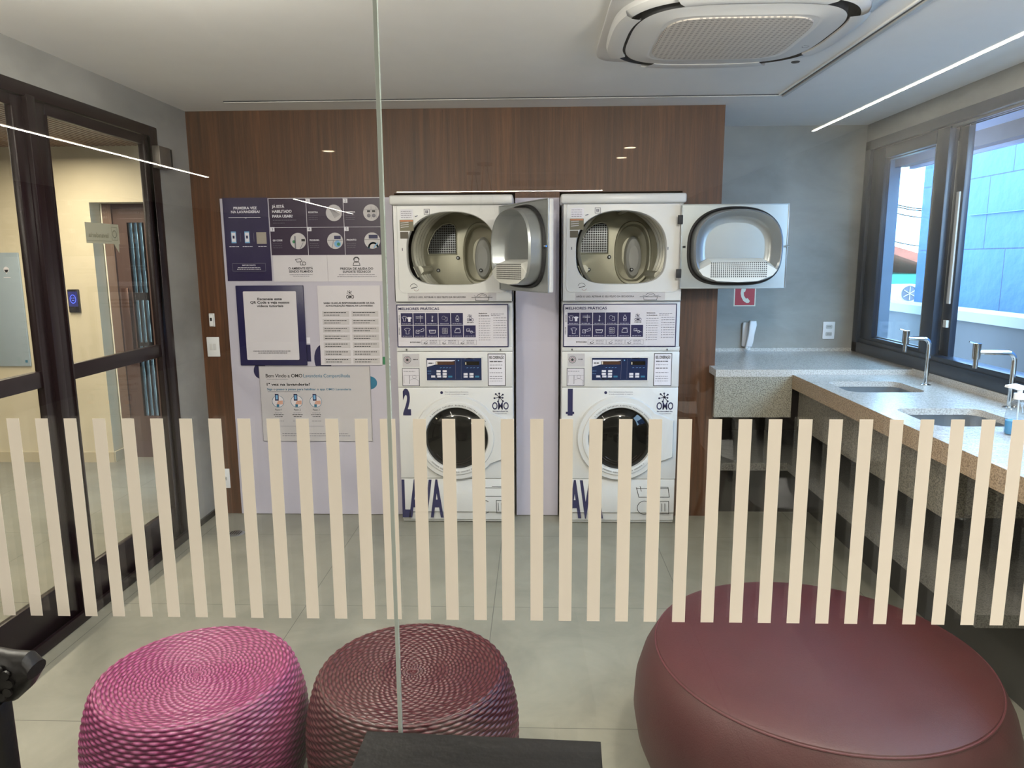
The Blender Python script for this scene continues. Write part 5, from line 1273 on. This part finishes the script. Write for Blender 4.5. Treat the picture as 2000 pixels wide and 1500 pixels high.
for i, (x_, y_) in enumerate(FILL_GLOBES):  # bodies of the globe lamps added to brighten the laundry
    r = thing('fill_globe', (x_, y_, ZC), ['added unseen globe lamp filling the laundry on the door side', 'added unseen globe lamp filling the laundry on the window side'][i], 'ceiling lamp', 'added globe lamps')
    b = MB(); b.lathe([(.06, -.0005), (.06, -.02), (.045, -.03), (0, -.03)], (x_, y_, ZC), WPL, n=32); b.build('base', r)
    b = MB(); b.lathe([(.045, -.03), (.10, -.05), (.115, -.075), (.10, -.082), (.0, -.084)], (x_, y_, ZC), emit('opal_glass', 'fff1dc', 3.0), n=32); b.build('diffuser', r)
# second cassette, pendants
bx_, by_ = .0, -5.6
r = thing('air_conditioner', (bx_, by_, ZC - .06), 'ceiling cassette mirrored faintly above the dryers', 'air conditioner')
def sq2(h, z, p=9): return [Vector((bx_ + a, by_ + c, z)) for a, c in sell(h, h, p, 64)]
b = MB(); b.loft([sq2(.47, ZC - .0005), sq2(.47, ZC - .014), sq2(.44, ZC - .03, 4), sq2(.42, ZC - .055, 4), sq2(.28, ZC - .06, 6)], ENAM); b.build('fascia', r)
b = MB(); b.loft([sq2(.28, ZC - .06, 6), sq2(.27, ZC - .062, 6)], GRC, cap1=True); b.build('intake_grille', r)
for i, (x_, y_, zb) in enumerate(((-.46, -4.4, 1.72), (-.62, -5.1, 1.66))):
    r = thing('pendant_planter', (x_, y_, zb), ['hanging pot on long cords mirrored over the left dryer', 'second hanging pot farther back in the mirrored lounge'][i], 'hanging planter', 'hanging planters')
    b = MB(); b.lathe([(0, zb), (.10, zb + .01), (.13, zb + .16), (.12, zb + .16), (.09, zb + .02)], (x_, y_, 0), mat('clay_pot', '9a8468', .7), n=32); b.build('pot', r)
    for k in range(3):
        t = k * 2.094; b = MB(); b.cyl((x_ + .12 * math.cos(t), y_ + .12 * math.sin(t), zb + .15), (x_ + .02 * math.cos(t), y_ + .02 * math.sin(t), ZC - .02), .003, BLACK, n=6); b.build('cord', r)
    b = MB(); b.lathe([(.07, -.0005), (.07, -.02), (0, -.02)], (x_, y_, ZC), BLACK, n=24); b.build('canopy', r)
# dining tables and white shell chairs behind the camera
TT = mat('dark_table_top', '3c3431', .4); LEGW = mat('chair_leg_wood', '5a3a26', .5)
def table(cx, cy, hx, hy, label):
    r = thing('dining_table', (cx, cy, 0), label, 'table', 'lounge tables')
    b = MB(); b.rbox(cx - hx, cx + hx, cy - hy, cy + hy, .72, .75, TT, .006); b.build('table_top', r)
    for sx_ in (-1, 1):
        for sy_ in (-1, 1):
            b = MB(); X_, Y_ = cx + sx_ * (hx - .06), cy + sy_ * (hy - .06); b.cyl((X_, Y_, 0), (X_, Y_, .72), .022, BLACKW); b.build('leg', r)
table(1.75, -1.35, .38, .75, 'dark rectangular table nearest the window wall, mirrored under the sink counter')
table(1.75, -3.4, .38, .75, 'dark rectangular table farther back along the window wall of the lounge')
def chair_proto():
    r = thing('shell_chair', (0, 0, 0), '', 'chair', 'white shell chairs')
    b = MB(); L = []
    for v in range(13):
        t = v / 12
        yy = .22 - .44 * min(t / .55, 1) if t < .55 else -.22 - .05 * (t - .55) / .45
        zz = .44 + (.0 if t < .45 else .40 * ((t - .45) / .55) ** 1.2)
        row = []
        hw = .23 if t < .7 else .23 - .07 * ((t - .7) / .3)
        for u in range(11):
            s_ = -1 + 2 * u / 10; row.append(Vector((hw * s_, yy + (.04 * s_ * s_ if t > .55 else 0), zz + .05 * abs(s_) ** 3)))
        L.append(row)
    b.loft(L, WPL, close=False); b.loft([[p_ + Vector((0, -.006, -.008)) for p_ in row] for row in L], WPL, close=False); b.build('seat_shell', r)
    for sx_ in (-1, 1):
        for sy_ in (-1, 1): b = MB(); b.tube([(sx_ * .12, sy_ * .12, .44), (sx_ * .22, sy_ * .21, 0)], [.016, .011], LEGW, 10); b.build('leg', r)
    return r
CH = chair_proto()
spots = [(1.22, -.95, -PI / 2, 'white shell chair at the near table, closest to the glass'), (1.22, -1.75, -PI / 2, 'white shell chair at the near table, farther from the glass'), (1.22, -3.0, -PI / 2, 'white shell chair at the back table, side nearer the glass'), (1.22, -3.8, -PI / 2, 'white shell chair at the back table, last of the row')]
for i, (x_, y_, a_, lb) in enumerate(spots):
    if i == 0: c = CH
    else:
        c = CH.copy(); COL.objects.link(c)
        for ch in list(CH.children): k = ch.copy(); COL.objects.link(k); k.parent = c
    c.location = (x_, y_, 0); c.rotation_euler = (0, 0, a_); c['label'] = lb
